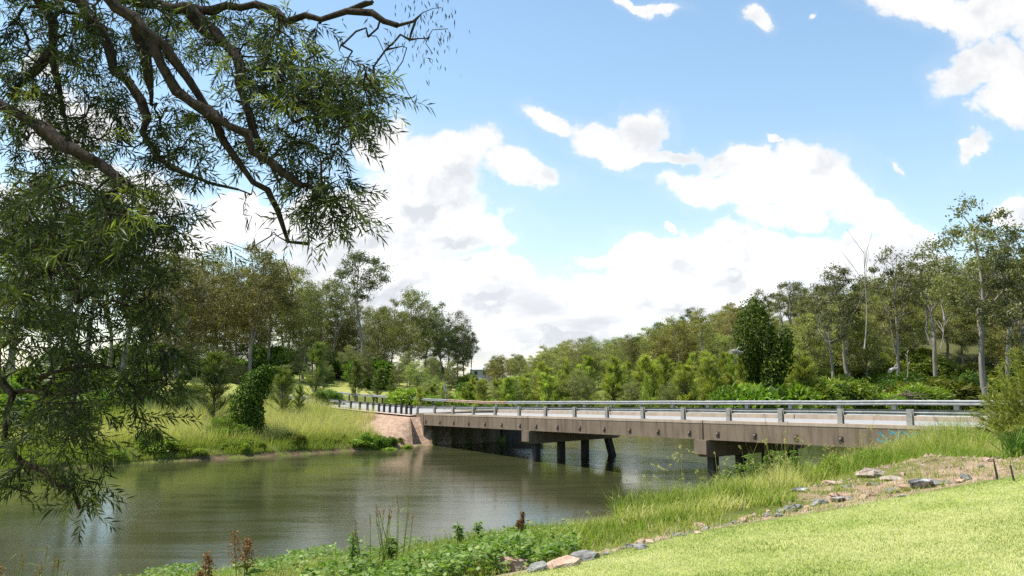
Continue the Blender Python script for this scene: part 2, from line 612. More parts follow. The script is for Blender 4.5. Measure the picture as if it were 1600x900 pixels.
def height(x, y, micro=True):
    x = np.asarray(x, float)
    y = np.asarray(y, float)
    dn, df, near, far, dle = masks(x, y)
    n1 = fbm(x * 0.25, y * 0.25, 3) - 0.5
    n2 = fbm(x * 0.9, y * 0.9, 9) - 0.5
    # near bank
    sl = 0.43 + 0.07 * sstep(6, -4, x) + 0.09 * sstep(-2, -5, x)
    zn = smin(plateau(x, y), 0.05 + sl * dn, 0.6)
    rough = sstep(0.1, 1.0, dle)
    zn = zn + (n1 * 0.5 + n2 * 0.22) * rough * sstep(0, 3, dn)
    # the bank above the lawn edge drops a hand's breadth, earth mound to the right
    zn = zn - 0.10 * sstep(0.15, 0.7, dle) + 0.09 * sstep(-2.5, 0, dle) * sstep(3, 0.2, dle)
    zn = zn + 0.35 * np.exp(-(((x - 13.5) / 3.5) ** 2 + ((y - 18.5) / 2.6) ** 2)) + 0.25 * np.exp(-(((x - 9.3) / 1.5) ** 2 + ((y - 17.5) / 1.3) ** 2))
    # far bank
    cut = 0.75 * sstep(0.0, 1.2 + 0.9 * vnoise(x * 0.3, y * 0.3, 21), df)
    lf = 1 - sstep(-45, 40, x + 0.06 * (y - 90))
    rise = 10.2 * (1 - np.exp(-df * 0.098 / 9.0 * (1 + 0 * x))) * lf + 0.018 * np.minimum(df, 120) * (1 - lf)
    hill = 0.19 * np.clip(x - 20, 0, 260) * sstep(20, 85, df) + 0.07 * np.clip(x - 90, 0, 200) * sstep(120, 260, df)
    zf = cut + rise + hill + n1 * 0.7 * sstep(1, 12, df) + n2 * 0.18 * sstep(0.3, 2, df)
    dwat = np.minimum(dn, df)
    zr = -np.minimum(1.6, 0.35 * dwat)
    z = np.where(near, zn, np.where(far, zf, zr))
    # road embankment beyond both abutments
    rx, ry = x - BA[0], y - BA[1]
    i = (rx * BE1[0] + ry * BE1[1]) / BSP
    a = rx * BE2[0] + ry * BE2[1]
    off = np.maximum(np.maximum(-a, a - BW), 0)
    on = np.where(i < 3, np.where(i < I0 - 0.05, 1.0, 0.0), np.where(i > I1 + 0.1, 1.0, 0.0)) * np.where(np.abs(i - 7) < 45, 1, 0)
    zr2 = bz(i) - 0.40 - 0.5 * np.maximum(off - 0.9, 0)
    inside = off < 0.9
    z = np.where((on > 0) & inside, zr2, np.where((on > 0) & (i < 3), np.maximum(z, np.minimum(zr2, bz(i))), z))
    return z


def hz(x, y):
    return float(height(np.array([x]), np.array([y]))[0])


def build_terrain():
    ang = np.concatenate([np.radians(np.arange(-48, 48, 0.2)), np.radians(np.arange(48, 312, 4.0))])
    rad = np.concatenate([[0.01, 0.4, 0.8], np.exp(np.linspace(math.log(1.2), math.log(330), 430)), np.exp(np.linspace(math.log(345), math.log(6000), 40))])
    A, R = np.meshgrid(ang, rad, indexing='ij')
    X, Y = (R * np.sin(A)), (R * np.cos(A))
    Z = height(X, Y)
    na, nr = len(ang), len(rad)
    V = np.stack([X, Y, Z], -1).reshape(-1, 3)
    i, j = np.meshgrid(np.arange(na), np.arange(nr - 1), indexing='ij')
    i2 = (i + 1) % na
    Fq = np.stack([i * nr + j, i2 * nr + j, i2 * nr + j + 1, i * nr + j + 1], -1).reshape(-1, 4)
    mb = MB()
    mb.add(V, Fq[:, ::-1])
    c = MB()
    me = mb.mesh('ground', M_GROUND, smooth=True)
    x, y = X.ravel(), Y.ravel()
    dn, df, near, far, dle = masks(x, y)
    jag = (fbm(x * 1.3, y * 1.3, 5) - 0.5) * 0.5
    lawn = np.where(near, sstep(0.12, -0.12, dle + jag * 0.25), 0)
    bw = bare_width(x)
    bare = np.where(near, sstep(0, 0.1, dle + jag * 0.2) * (1 - sstep(bw * 0.7, bw * 1.15, dle + jag * 2)), 0)
    zone = near & (dle > 0)
    bare = np.maximum(bare, np.where(zone, slab_zone(x, y) * sstep(0.36, 0.52, fbm(x * 1.1, y * 1.1, 15)), 0))
    mud = np.where(far & (df < 2.5), (1 - sstep(0.3, 1.2, df + jag * 1.5)), 0)
    rx, ry = x - BA[0], y - BA[1]
    bi_ = (rx * BE1[0] + ry * BE1[1]) / BSP
    ba_ = rx * BE2[0] + ry * BE2[1]
    spill = np.where(far, sstep(-3.4, -2.5, bi_ + jag * 1.2) * sstep(1.4, 0.6, bi_) * sstep(-5.5, -4.3, ba_ + jag), 0)
    bare = np.maximum(bare, spill)
    mud = mud * (1 - spill)
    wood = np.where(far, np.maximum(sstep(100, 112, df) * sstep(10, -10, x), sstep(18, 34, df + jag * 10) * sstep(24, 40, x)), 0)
    bare = np.maximum(bare, np.where(near & (dn < 1.0), 0.8, 0))
    mown = np.where(far, sstep(-8, -22, x - 0.03 * y) * sstep(38, 46, df + jag * 6) * (1 - sstep(88, 100, df + jag * 8)), 0)
    for nme, arr in (('lawn', lawn), ('bare', bare), ('mown', mown), ('mud', mud), ('wood', wood)):
        at = me.attributes.new(nme, 'FLOAT', 'POINT')
        at.data.foreach_set('value', np.asarray(arr, np.float32))
    o = bpy.data.objects.new('ground', me)
    COL.objects.link(o)
    tag(o, kind='structure')
    # close the hole under the camera
    return o


SLAB = (1320, 20.5)


def slab_zone(x, y):
    """bare rocky ground between the lawn edge and the flat slabs, where little grass grows"""
    px = 800 + F * x / np.maximum(y, 0.5) * 0.994
    return sstep(1205, 1262, px) * sstep(1440, 1400, px) * sstep(SLAB[1] + 1.6, SLAB[1] + 0.6, y) * (y > 5)


def bare_width(x):
    return np.interp(x, [-10, 0, 2, 4, 6, 8, 12, 30], [0.45, 0.6, 0.7, 0.95, 2.2, 4.2, 5.2, 5.0])


def ground_mat():
    m, nt, out = new_mat('grassy_earth')
    g = nt.nodes.new('ShaderNodeNewGeometry')
    p = g.outputs['Position']
    n1 = noise(nt, p, 0.35, 6, 0.6)
    n2 = noise(nt, p, 3.0, 6, 0.65)
    n3 = noise(nt, p, 28.0, 4, 0.7)
    n4 = noise(nt, p, 120.0, 2, 0.6)
    wild = ramp(nt, n2, [(0.3, (0.055, 0.075, 0.018)), (0.55, (0.11, 0.125, 0.03)), (0.75, (0.17, 0.15, 0.05))])
    lawn = ramp(nt, mix(nt, 0.5, n2, n3), [(0.32, (0.13, 0.19, 0.035)), (0.5, (0.25, 0.29, 0.07)), (0.68, (0.38, 0.37, 0.13))])
    lawn = mix(nt, math_(nt, 'MULTIPLY', mrange(nt, n1, 0.42, 0.62), 0.5), lawn, (0.40, 0.38, 0.16))
    earth = ramp(nt, n2, [(0.3, (0.17, 0.105, 0.07)), (0.5, (0.31, 0.21, 0.148)), (0.7, (0.43, 0.325, 0.245))])
    earth = mix(nt, mrange(nt, n3, 0.52, 0.70), earth, (0.22, 0.14, 0.10))
    earth = mix(nt, mrange(nt, n4, 0.60, 0.75), earth, (0.55, 0.46, 0.38))
    field = ramp(nt, n1, [(0.3, (0.19, 0.22, 0.055)), (0.7, (0.30, 0.29, 0.09))])
    aL = nn(nt, 'ShaderNodeAttribute', attribute_name='lawn').outputs['Fac']
    aB = nn(nt, 'ShaderNodeAttribute', attribute_name='bare').outputs['Fac']
    aM = nn(nt, 'ShaderNodeAttribute', attribute_name='mown').outputs['Fac']
    c = mix(nt, aM, wild, field)
    aU = nn(nt, 'ShaderNodeAttribute', attribute_name='mud').outputs['Fac']
    aW = nn(nt, 'ShaderNodeAttribute', attribute_name='wood').outputs['Fac']
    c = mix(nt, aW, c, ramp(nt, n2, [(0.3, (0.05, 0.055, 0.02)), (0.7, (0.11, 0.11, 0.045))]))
    c = mix(nt, aU, c, ramp(nt, n2, [(0.3, (0.05, 0.035, 0.022)), (0.7, (0.17, 0.115, 0.08))]))
    c = mix(nt, aB, c, earth)
    c = mix(nt, aL, c, lawn)
    b = nn(nt, 'ShaderNodeBsdfPrincipled', {'Base Color': c, 'Roughness': 1.0, 'Specular IOR Level': 0.05})
    bp = nn(nt, 'ShaderNodeBump', {'Height': math_(nt, 'ADD', n3, math_(nt, 'MULTIPLY', n2, 2.0)), 'Strength': 0.6, 'Distance': 0.05})
    nt.links.new(bp.outputs[0], b.inputs['Normal'])
    nt.links.new(b.outputs[0], out.inputs[0])
    return m


M_GROUND = ground_mat()
build_terrain()


def water_mat():
    m, nt, out = new_mat('murky_river_water')
    g = nt.nodes.new('ShaderNodeNewGeometry')
    p = g.outputs['Position']
    # ripples: fine wind chop, longer swirls, slicks where it is calmer
    st = nn(nt, 'ShaderNodeMapping', {'Vector': p, 'Rotation': (0, 0, math.radians(35)), 'Scale': (0.75, 1.0, 1)})
    r1 = noise(nt, st.outputs[0], 3.4, 4, 0.62)
    r2 = noise(nt, p, 7.5, 3, 0.6)
    st2 = nn(nt, 'ShaderNodeMapping', {'Vector': p, 'Rotation': (0, 0, math.radians(-12)), 'Scale': (0.09, 0.42, 1)})
    r3 = noise(nt, st2.outputs[0], 1.0, 4, 0.55, dist=0.8)
    calm = mrange(nt, r3, 0.38, 0.64, 0.55, 1.0)
    h = math_(nt, 'ADD', math_(nt, 'MULTIPLY', r1, 0.075), math_(nt, 'MULTIPLY', r2, 0.034))
    sp = nn(nt, 'ShaderNodeSeparateXYZ', {0: p})
    far = mrange(nt, math_(nt, 'ADD', sp.outputs[1], math_(nt, 'MULTIPLY', sp.outputs[0], 0.66)), 62, 84, 0.095, 0.40)
    h = math_(nt, 'MULTIPLY', math_(nt, 'MULTIPLY', h, calm), far)
    bp = nn(nt, 'ShaderNodeBump', {'Height': h, 'Strength': 1.0, 'Distance': 1.0})
    c = ramp(nt, r3, [(0.35, (0.032, 0.036, 0.014)), (0.65, (0.044, 0.046, 0.019))])
    b = nn(nt, 'ShaderNodeBsdfPrincipled', {'Base Color': c, 'Roughness': mrange(nt, r3, 0.36, 0.64, 0.07, 0.13), 'IOR': 1.33, 'Specular IOR Level': 0.5})
    nt.links.new(bp.outputs[0], b.inputs['Normal'])
    nt.links.new(b.outputs[0], out.inputs[0])
    return m


wm = MB()
wm.add([(-420, 8, 0), (420, 8, 0), (420, 175, 0), (-420, 175, 0)], [[0, 1, 2, 3]])
tag(wm.build('river_water', water_mat()), kind='structure')

# ------------------------------------------------------------------ bridge
def build_bridge():
    c = bridge_pt([[8, BW / 2, 0]])[0]
    root = thing('road_bridge', 'stained concrete road bridge crossing the brown river on two rows of square piles', 'bridge', (c[0], c[1], 0))
    inv = np.array([c[0], c[1], 0])

    def M(v):
        return bridge_pt(v) - inv

    j = [I0, bi(825), bi(1098), I1]
    for a, b in zip(j[:-1], j[1:]):
        g = 0.012
        mb = MB()
        # edge beam face, soffit units with shallow grooves between them
        n = 16
        mb.box((a + g, 0, -1.22), (b - g, 0.55, -0.18), M=M)
        for k in range(14):
            w = (BW - 1.1) / 14
            mb.box((a + g, 0.552 + k * w, -1.18), (b - g, 0.552 + (k + 1) * w - 0.03, -0.30), M=M)
        mb.box((a + g, BW - 0.44, -1.22), (b - g, BW, -0.18), M=M)
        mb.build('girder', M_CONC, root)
        kb = MB()
        kb.box((a + g, -0.02, -0.178), (b - g, 0.46, 0.0), M=M)
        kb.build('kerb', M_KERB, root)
        kb = MB()
        kb.box((a + g, BW - 0.46, -0.36), (b - g, BW - 0.442, -0.178), M=M)
        kb.box((a + g, BW - 0.46, -0.178), (b - g, BW + 0.02, 0.0), M=M)
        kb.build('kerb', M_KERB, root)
    # stressing bar anchors along the near face
    for x in (665.6, 687.5, 709, 732.5, 758, 784, 812.5, 838, 871, 906, 944, 984, 1028, 1077, 1121, 1179, 1243, 1313, 1391, 1480):
        i = bi(x)
        if min(abs(i - q) for q in j) < 0.05:
            i += 0.08
        ab = MB()
        d = 0.13 / BSP
        ab.box((i - d, -0.035, -1.0), (i + d, -0.002, -0.68), M=M)
        an = ab.build('anchor_plate', M_IRON, root)
        ab = MB()
        ab.box((i - d * 0.30, -0.11, -0.82), (i + d * 0.40, -0.036, -0.73), M=M)
        ab.build('bolt', M_KERB, an)
    # piers
    for q in j[1:3]:
        hw = 0.52 / BSP
        hs = MB()
        prof = [(-0.35, -1.235), (-0.35, -1.75), (-0.05, -2.32), (BW + 0.05, -2.32), (BW + 0.35, -1.75), (BW + 0.35, -1.235)]
        prof = [(-0.30, -1.235), (-0.30, -2.12), (0.15, -2.32), (BW - 0.15, -2.32), (BW + 0.3, -2.12), (BW + 0.3, -1.235)]
        v = np.array([(q - hw, p[0], p[1]) for p in prof] + [(q + hw, p[0], p[1]) for p in prof])
        n = len(prof)
        hs.add(M(v), [[k, (k + 1) % n, n + (k + 1) % n, n + k] for k in range(n)])
        hs.add(M(v), [list(range(n)), list(range(2 * n - 1, n - 1, -1))])
        hs.build('headstock', M_CONC, root)
        for k in range(4):
            a0 = 0.85 + k * (BW - 1.7) / 3
            a1 = a0 + (0.95 if k == 3 else 0.0)
            pl = MB()
            hb = 0.26
            top = bz(q) - 2.325
            zt, zb = -2.325, -(bz(q) + 1.6)
            v = []
            for (aa, zz) in ((a0, zt), (a1, zb)):
                for (s, t) in ((-1, -1), (1, -1), (1, 1), (-1, 1)):
                    v.append((q + s * hb / BSP, aa + t * hb, zz))
            pl.add(M(v), [[3, 2, 1, 0], [4, 5, 6, 7], [0, 1, 5, 4], [1, 2, 6, 5], [2, 3, 7, 6], [3, 0, 4, 7]])
            pl.build('pile', M_SHADECONC, root)
    # abutments
    ab = MB()
    zb = -(BA[2] + 1.2)
    # front wall with a wing whose outer edge sweeps outward to the left
    prof = [(I0 - 0.48, -0.005), (I0 - 0.02, -0.005), (I0 - 0.02, -1.22), (I0 + 0.0, -1.25), (I0 + 0.05, zb), (I0 - 0.05, zb), (I0 - 0.16, -2.0), (I0 - 0.27, -1.4), (I0 - 0.40, -0.6)]
    v = np.array([(p[0], 0.0, p[1]) for p in prof] + [(p[0], BW, p[1]) for p in prof])
    n = len(prof)
    ab.add(M(v), [[(k + 1) % n, k, n + k, n + (k + 1) % n] for k in range(n)])
    ab.add(M(v), [list(range(n)), list(range(2 * n - 1, n - 1, -1))])
    ab.build('abutment', M_CONC, root)
    ab = MB()
    ab.box((I0 - 0.05, BW + 0.002, zb), (I0 + 0.10, BW + 5.5, -0.9), M=M)
    ab.build('wing_wall', M_SHADECONC, root)
    ab = MB()
    ab.box((I1 + 0.0, 0.0, -5), (I1 + 0.25, BW, -0.02), M=M)
    ab.build('abutment', M_CONC, root)
    # teal spray paint scribbles on the near face near the right bank
    gp = MB()
    rg = np.random.default_rng(5)
    for k in range(7):
        t = np.linspace(0, 1, 9)
        ci, ch = 13.62 + k * 0.15, -0.62 + 0.06 * (k % 3)
        ph = rg.random() * 6
        pts = list(zip(ci + 0.07 * np.sin(t * 7 + ph) + 0.04 * t, ch + 0.24 * np.cos(t * (4.5 + k % 2) + ph * 1.7)))
        for (a, b) in zip(pts[:-1], pts[1:]):
            d = np.array([(b[0] - a[0]) * BSP, b[1] - a[1]])
            d = d / np.linalg.norm(d)
            s = np.array([-d[1], d[0]]) * 0.05
            v = [(a[0] + s[0] / BSP, -0.004, a[1] + s[1]), (b[0] + s[0] / BSP, -0.004, b[1] + s[1]), (b[0] - s[0] / BSP, -0.004, b[1] - s[1]), (a[0] - s[0] / BSP, -0.004, a[1] - s[1])]
            gp.add(M(v), [[0, 1, 2, 3]])
    gp.build('spray_paint', M_TEAL, root)
    # spill slope in pinkish concrete beside the left abutment
    return root


build_bridge()


def build_road():
    # sealed road over bridge and approaches, a slight crown
    rd = MB()
    ii = np.linspace(-16, 26, 120)
    aa = [0.465, 2.5, BW / 2, BW - 2.5, BW - 0.465]
    hh = [-0.165, -0.15, -0.17, -0.22, -0.285]
    V = []
    for i in ii:
        for a, h in zip(aa, hh):
            V.append(bridge_pt([[i, a, h]])[0])
    n = len(aa)
    rd.add(V, [[k * n + q, (k + 1) * n + q, (k + 1) * n + q + 1, k * n + q + 1] for k in range(len(ii) - 1) for q in range(n - 1)])
    tag(rd.build('road', M_ROAD), kind='structure')
    # gravel shoulders of the approaches
    sh = MB()
    for (i0, i1) in ((-16, I0 - 0.5), (I1 + 0.26, 26)):
        for (a0, a1) in ((-0.7, 0.464), (BW - 0.464, BW + 0.9)):
            ii = np.linspace(i0, i1, 40)
            V = []
            for i in ii:
                V += [bridge_pt([[i, a0, -0.24 if a0 < 0 else -0.29]])[0], bridge_pt([[i, a1, -0.168 if a0 < 0 else -0.33]])[0]]
            sh.add(V, [[2 * k, 2 * k + 2, 2 * k + 3, 2 * k + 1] for k in range(len(ii) - 1)])
    tag(sh.build('road_shoulder', M_KERB), kind='structure')


build_road()


def w_beam(mb, i0, i1, a, h, face, step=1.0, M=bridge_pt):
    """corrugated rail, its face towards +across when face = 1"""
    pr = [(-0.0, -0.155), (0.03, -0.13), (0.075, -0.10), (0.075, -0.06), (0.02, -0.015), (0.02, 0.015), (0.075, 0.06), (0.075, 0.10), (0.03, 0.13), (0.0, 0.155)]
    t = 0.012
    prof = [(a + face * p[0], h + p[1]) for p in pr] + [(a + face * (p[0] - t), h + p[1]) for p in reversed(pr)]
    ii = np.linspace(i0, i1, max(2, int((i1 - i0) / step) + 1))
    n = len(prof)
    V = np.concatenate([M([(i, p[0] + 0.018 * math.sin(i * 2.3 + a), p[1] + 0.014 * math.sin(i * 3.7 + a * 2)) for p in prof]) for i in ii])
    mb.add(V, [[k * n + q, (k + 1) * n + q, (k + 1) * n + (q + 1) % n, k * n + (q + 1) % n] for k in range(len(ii) - 1) for q in range(n)])
    mb.add(V, [list(range(n))])
    mb.add(V, [list(range(len(V) - n, len(V)))])


def i_post(i, a, h0, h1, M, w=0.16, dp=0.16):
    mb = MB()
    d = w / 2 / BSP
    t = 0.018
    mb.box((i - d, a - dp / 2, h0), (i + d, a - dp / 2 + t, h1), M=M)
    mb.box((i - d, a + dp / 2 - t, h0), (i + d, a + dp / 2, h1), M=M)
    mb.box((i - t / 2 / BSP, a - dp / 2 + t, h0), (i + t / 2 / BSP, a + dp / 2 - t, h1 - 0.002), M=M)
    return mb


def build_rail(side):
    near = side == 'near'
    a = 0.16 if near else BW - 0.16
    fc = 1 if near else -1
    c = bridge_pt([[7, a, 0]])[0]
    root = thing('guard_rail', 'galvanised steel guard rail on short posts along the near kerb of the bridge' if near else
                 'galvanised steel guard rail along the far kerb of the bridge, behind the road', 'guard rail', c)

    def M(v):
        return bridge_pt(v) - c
    up = 0.0 if near else 0.20
    if near:
        w = MB()
        w_beam(w, -0.15, 4.98, a + fc * 0.16, 0.62, fc, M=M)
        w.build('rail_beam', M_STEEL, root)
        w = MB()
        w_beam(w, 4.985, 15.6, a + fc * 0.16, 0.62, fc, M=M)
        w.build('rail_beam', M_STEEL, root)
    else:
        w = MB()
        w_beam(w, -2.6, 0.9, a + fc * 0.16, 0.62 + up, fc, M=M)
        w.build('rail_beam', [M_RUST], root)
        w = MB()
        w_beam(w, 0.905, 15.6, a + fc * 0.16, 0.62 + up, fc, M=M)
        w.build('rail_beam', M_STEEL, root)
    off = 0 if near else 0.35
    for k in range(16):
        i = k + off
        if i > 15.4:
            i = 15.35
        p = i_post(i, a, 0.02, 0.80 + up, M, 0.30, 0.18)
        po = p.build('post', M_POST, root)
        b = MB()
        b.box((i - 0.15 / BSP, a - 0.13, 0.002), (i + 0.15 / BSP, a + 0.13, 0.02), M=M)
        b.build('base_plate', M_POST, po)
        b = MB()
        b.box((i - 0.05 / BSP, min(a + fc * 0.082, a + fc * 0.145), 0.5 + up), (i + 0.05 / BSP, max(a + fc * 0.082, a + fc * 0.145), 0.74 + up), M=M)
        b.build('spacer_block', M_POST, po)


build_rail('near')
build_rail('far')


def build_approach_rail():
    a = 0.0
    c = bridge_pt([[-4, a, 0]])[0]
    root = thing('guard_rail', 'steel approach guard rail on closely set dark posts above the left river bank', 'guard rail', c)

    def M(v):
        return bridge_pt(v) - c
    w = MB()
    w_beam(w, -10.6, -0.16, a + 0.16, 0.62, 1, M=M, step=0.5)
    w.build('rail_beam', M_STEEL, root)
    for x in (642, 635, 627, 618, 609, 600, 592, 583, 574, 562, 548, 530, 511, 495, 481):
        i = bi(x)
        b = MB()
        b.box((i - 0.11 / BSP, a - 0.11, -0.9), (i + 0.11 / BSP, a + 0.11, 0.78), M=M)
        b.build('post', M_TIMBER, root)
    # far side approach rail
    c2 = bridge_pt([[-4, BW, 0]])[0]
    root = thing('guard_rail', 'steel approach guard rail on the far side of the road, left of the bridge', 'guard rail', c2)

    def M2(v):
        return bridge_pt(v) - c2
    w = MB()
    w_beam(w, -15.0, -2.61, BW - 0.32, 0.82, -1, M=M2, step=0.5)
    w.build('rail_beam', M_STEEL, root)
    for i in np.arange(-14.8, -2.7, 0.8):
        b = MB()
        b.box((i - 0.09 / BSP, BW - 0.30, -0.9), (i + 0.09 / BSP, BW - 0.12, 0.98), M=M2)
        b.build('post', M_TIMBER, root)
    # guide posts
    for x, lab in ((520, 'white guide post with red reflector behind the far left end of the approach rail'), (651, 'white guide post with red reflector where the approach rail meets the bridge')):
        i = bi(x)
        p = bridge_pt([[i, BW + 0.35, -0.5]])[0]
        g = thing('guide_post', lab, 'guide post', p)
        b = MB()
        b.box((-0.06, -0.02, 0), (0.06, 0.02, 1.65))
        b.build('post', M_WHITE, g)
        b = MB()
        b.box((-0.05, -0.026, 1.32), (0.05, -0.021, 1.47))
        b.build('reflector', M_RED, g)


build_approach_rail()
#PART2

# ------------------------------------------------------------------ vegetation: generators
L_GUM = leaf_mat('gum_leaves', [(0.0, (0.065, 0.068, 0.028)), (0.5, (0.120, 0.122, 0.050)), (0.85, (0.20, 0.190, 0.085)), (1.0, (0.27, 0.25, 0.14))], 0.34)
L_CAS = leaf_mat('she_oak_needles', [(0.0, (0.075, 0.092, 0.028)), (0.5, (0.155, 0.175, 0.052)), (1.0, (0.26, 0.27, 0.10))], 0.40)
L_BUSH = leaf_mat('bush_leaves', [(0.0, (0.045, 0.078, 0.012)), (0.5, (0.105, 0.160, 0.024)), (1.0, (0.20, 0.26, 0.055))], 0.40)
L_IVY = leaf_mat('vine_leaves', [(0.0, (0.016, 0.030, 0.006)), (0.5, (0.036, 0.062, 0.010)), (1.0, (0.10, 0.145, 0.025))], 0.25, 0.65, 0.15)
L_NEAR = leaf_mat('narrow_tree_leaves', [(0.0, (0.012, 0.018, 0.006)), (0.5, (0.036, 0.048, 0.015)), (0.8, (0.115, 0.130, 0.034)), (1.0, (0.27, 0.28, 0.07))], 0.36, 0.55, 0.25, objcol=False)
L_GRASS = leaf_mat('tall_grass', [(0.0, (0.10, 0.155, 0.020)), (0.45, (0.23, 0.28, 0.045)), (0.75, (0.38, 0.36, 0.10)), (1.0, (0.52, 0.45, 0.22))], 0.45, 0.6, 0.2, objcol=False)
L_LAWN = leaf_mat('lawn_blades', [(0.0, (0.16, 0.22, 0.045)), (0.4, (0.35, 0.385, 0.15)), (0.75, (0.54, 0.52, 0.29)), (1.0, (0.68, 0.62, 0.40))], 0.35, 0.6, 0.2, objcol=False)
L_WEED = leaf_mat('weed_leaves', [(0.0, (0.060, 0.120, 0.016)), (0.5, (0.130, 0.210, 0.030)), (1.0, (0.27, 0.33, 0.075))], 0.38, 0.5, 0.3, objcol=False)
L_DOCK = leaf_mat('reddish_seed_heads', [(0.0, (0.14, 0.06, 0.03)), (0.6, (0.27, 0.13, 0.06)), (1.0, (0.40, 0.22, 0.11))], 0.2, 0.8, 0.1, objcol=False)
L_FROND = leaf_mat('feathery_fronds', [(0.0, (0.09, 0.11, 0.016)), (0.5, (0.24, 0.25, 0.04)), (1.0, (0.42, 0.40, 0.10))], 0.35, 0.5, 0.3, objcol=False)
B_GUM = bark_mat('pale_gum_bark', (0.15, 0.13, 0.108), (0.34, 0.305, 0.265), 3.0, 0.25)
B_DARK = bark_mat('brown_bark', (0.06, 0.045, 0.034), (0.15, 0.115, 0.085), 5.0, 0.2)
B_DEAD = bark_mat('bleached_dead_wood', (0.22, 0.195, 0.165), (0.42, 0.38, 0.335), 4.0, 0.3)
B_NEAR = bark_mat('rough_branch_bark', (0.014, 0.010, 0.008), (0.068, 0.049, 0.035), 24.0, 0.6, 0.95, 1.0)


def grow(limbs, attr, rng, tip=0.012, power=0.42, step=0.5, wob=0.08, up=0.0, droop=0.0, bow=0.0, jit=0.0):
    """limbs: list of (points, radii). Attraction points hook on to the nearest earlier node.
    returns chains of (points, radii)"""
    pos, par, fixed = [], [], []
    chains = []
    for pts, rad in limbs:
        pts = np.asarray(pts, float)
        rad = np.broadcast_to(np.asarray(rad, float), (len(pts),))
        ids = []
        for p, r in zip(pts, rad):
            pos.append(p)
            fixed.append(r)
            par.append(ids[-1] if ids else -1)
            ids.append(len(pos) - 1)
        chains.append(ids)
    nl = len(pos)
    attr = np.asarray(attr, float)
    base = np.array(pos)
    d0 = np.array([np.min(np.linalg.norm(base - a, axis=1)) for a in attr])
    order = np.argsort(d0)
    tips = []
    for k in order:
        a = attr[k]
        arr = np.array(pos)
        dv = a - arr
        dist = np.linalg.norm(dv, axis=1)
        cost = dist + up * np.maximum(0, -dv[:, 2] + 0.3 * dist) + droop * np.maximum(0, dv[:, 2])
        b = int(np.argmin(cost))
        n = max(1, int(dist[b] / step))
        ids = [b]
        p0 = arr[b]
        sag = rng.normal(size=3) * wob * dist[b]
        for q in range(1, n + 1):
            t = q / n
            p = p0 + (a - p0) * t + sag * math.sin(PI * t) + np.array([0, 0, bow * dist[b] * math.sin(PI * t)]) + (rng.normal(size=3) * jit if q < n else 0)
            pos.append(p)
            fixed.append(0)
            par.append(ids[-1])
            ids.append(len(pos) - 1)
        chains.append(ids)
        tips.append(ids[-1])
    cnt = np.zeros(len(pos))
    for t in tips:
        cnt[t] += 1
    for i in range(len(pos) - 1, -1, -1):
        if par[i] >= 0:
            cnt[par[i]] += cnt[i]
    rad = tip * np.maximum(cnt, 1) ** power
    rad = np.maximum(rad * (np.arange(len(pos)) >= nl), fixed)
    out = []
    P_ = np.array(pos)
    for ids in chains:
        if len(ids) > 1:
            r = rad[ids].copy()
            if ids[0] < nl and ids[-1] >= nl:
                r[0] = min(r[0], r[1] * 1.3)
            out.append((P_[ids], r))
    return out


def gum_mesh(seed, h=20.0, cb=0.45, rx=4.5, nc=42, leaves=170, sig=0.50, ll=0.34, fork=0.4, lean=0.04):
    rng = np.random.default_rng(seed)
    # trunk and one or two big forks
    def limb(p0, p1, n, r0, r1, w):
        t = np.linspace(0, 1, n)[:, None]
        pts = np.array(p0) * (1 - t) + np.array(p1) * t
        ph = rng.random(2) * 6
        pts[:, 0] += w * np.sin(t[:, 0] * 5 + ph[0]) * np.sin(PI * t[:, 0])
        pts[:, 1] += w * np.sin(t[:, 0] * 6 + ph[1]) * np.sin(PI * t[:, 0])
        return pts, np.linspace(r0, r1, n)
    R = 0.0155 * h
    top = np.array([rng.normal() * lean * h, rng.normal() * lean * h, h * 0.86])
    tr = limb((0, 0, -0.6), top, 12, R, R * 0.25, 0.02 * h)
    limbs = [tr]
    for k in range(3):
        zi = int(12 * (fork + 0.13 * k))
        a = rng.random() * 2 * PI
        e = np.array([math.cos(a) * rx * 0.65, math.sin(a) * rx * 0.65, h * (0.72 + 0.1 * rng.random())])
        limbs.append(limb(tr[0][zi], e, 8, tr[1][zi] * 0.66, R * 0.2, 0.025 * h))
    at = []
    tries = 0
    while len(at) < nc and tries < 4000:
        tries += 1
        q = rng.normal(size=3)
        q = q / np.linalg.norm(q) * rng.random() ** 0.33
        z = h * (cb + (1 - cb) * (0.5 + 0.5 * q[2]))
        taper = 0.55 + 0.45 * math.sin(PI * min(1, max(0.05, (z / h - cb) / (1 - cb))) ** 0.8)
        p = np.array([q[0] * rx * taper, q[1] * rx * taper, z]) + np.array([top[0], top[1], 0]) * (z / h) * 0.7
        if all(np.linalg.norm((p - o) * (1, 1, 1.2)) > 0.085 * h * 0.8 for o in at):
            at.append(p)
    ch = grow(limbs, at, rng, tip=0.028 * h / 20, power=0.45, step=1.2, up=1.2, wob=0.10)
    tm = MB()
    for pts, r in ch:
        tm.tube(pts, r, 6 if r[0] > 0.08 else 4, caps=False)
    cm = MB()
    for p in at:
        n = int(leaves * rng.uniform(0.5, 1.4))
        s = sig * rng.uniform(0.7, 1.25) * h / 20
        c = p + rng.normal(size=(n, 3)) * (s, s, s * 0.62)
        u_ = norm(c - p)
        c = p + (c - p) * rng.uniform(0.75, 1.15)
        d = rng.normal(size=(n, 3)) + np.array([0, 0, -0.6])
        tint = np.clip(rng.normal(0.45, 0.22, n) + rng.normal() * 0.12, 0, 1)
        cm.leaves(c, d, ll * rng.uniform(0.7, 1.3, n) * h / 20, 0.13 * rng.uniform(0.7, 1.3, n) * h / 20, tint, rng=rng)
    return tm, cm


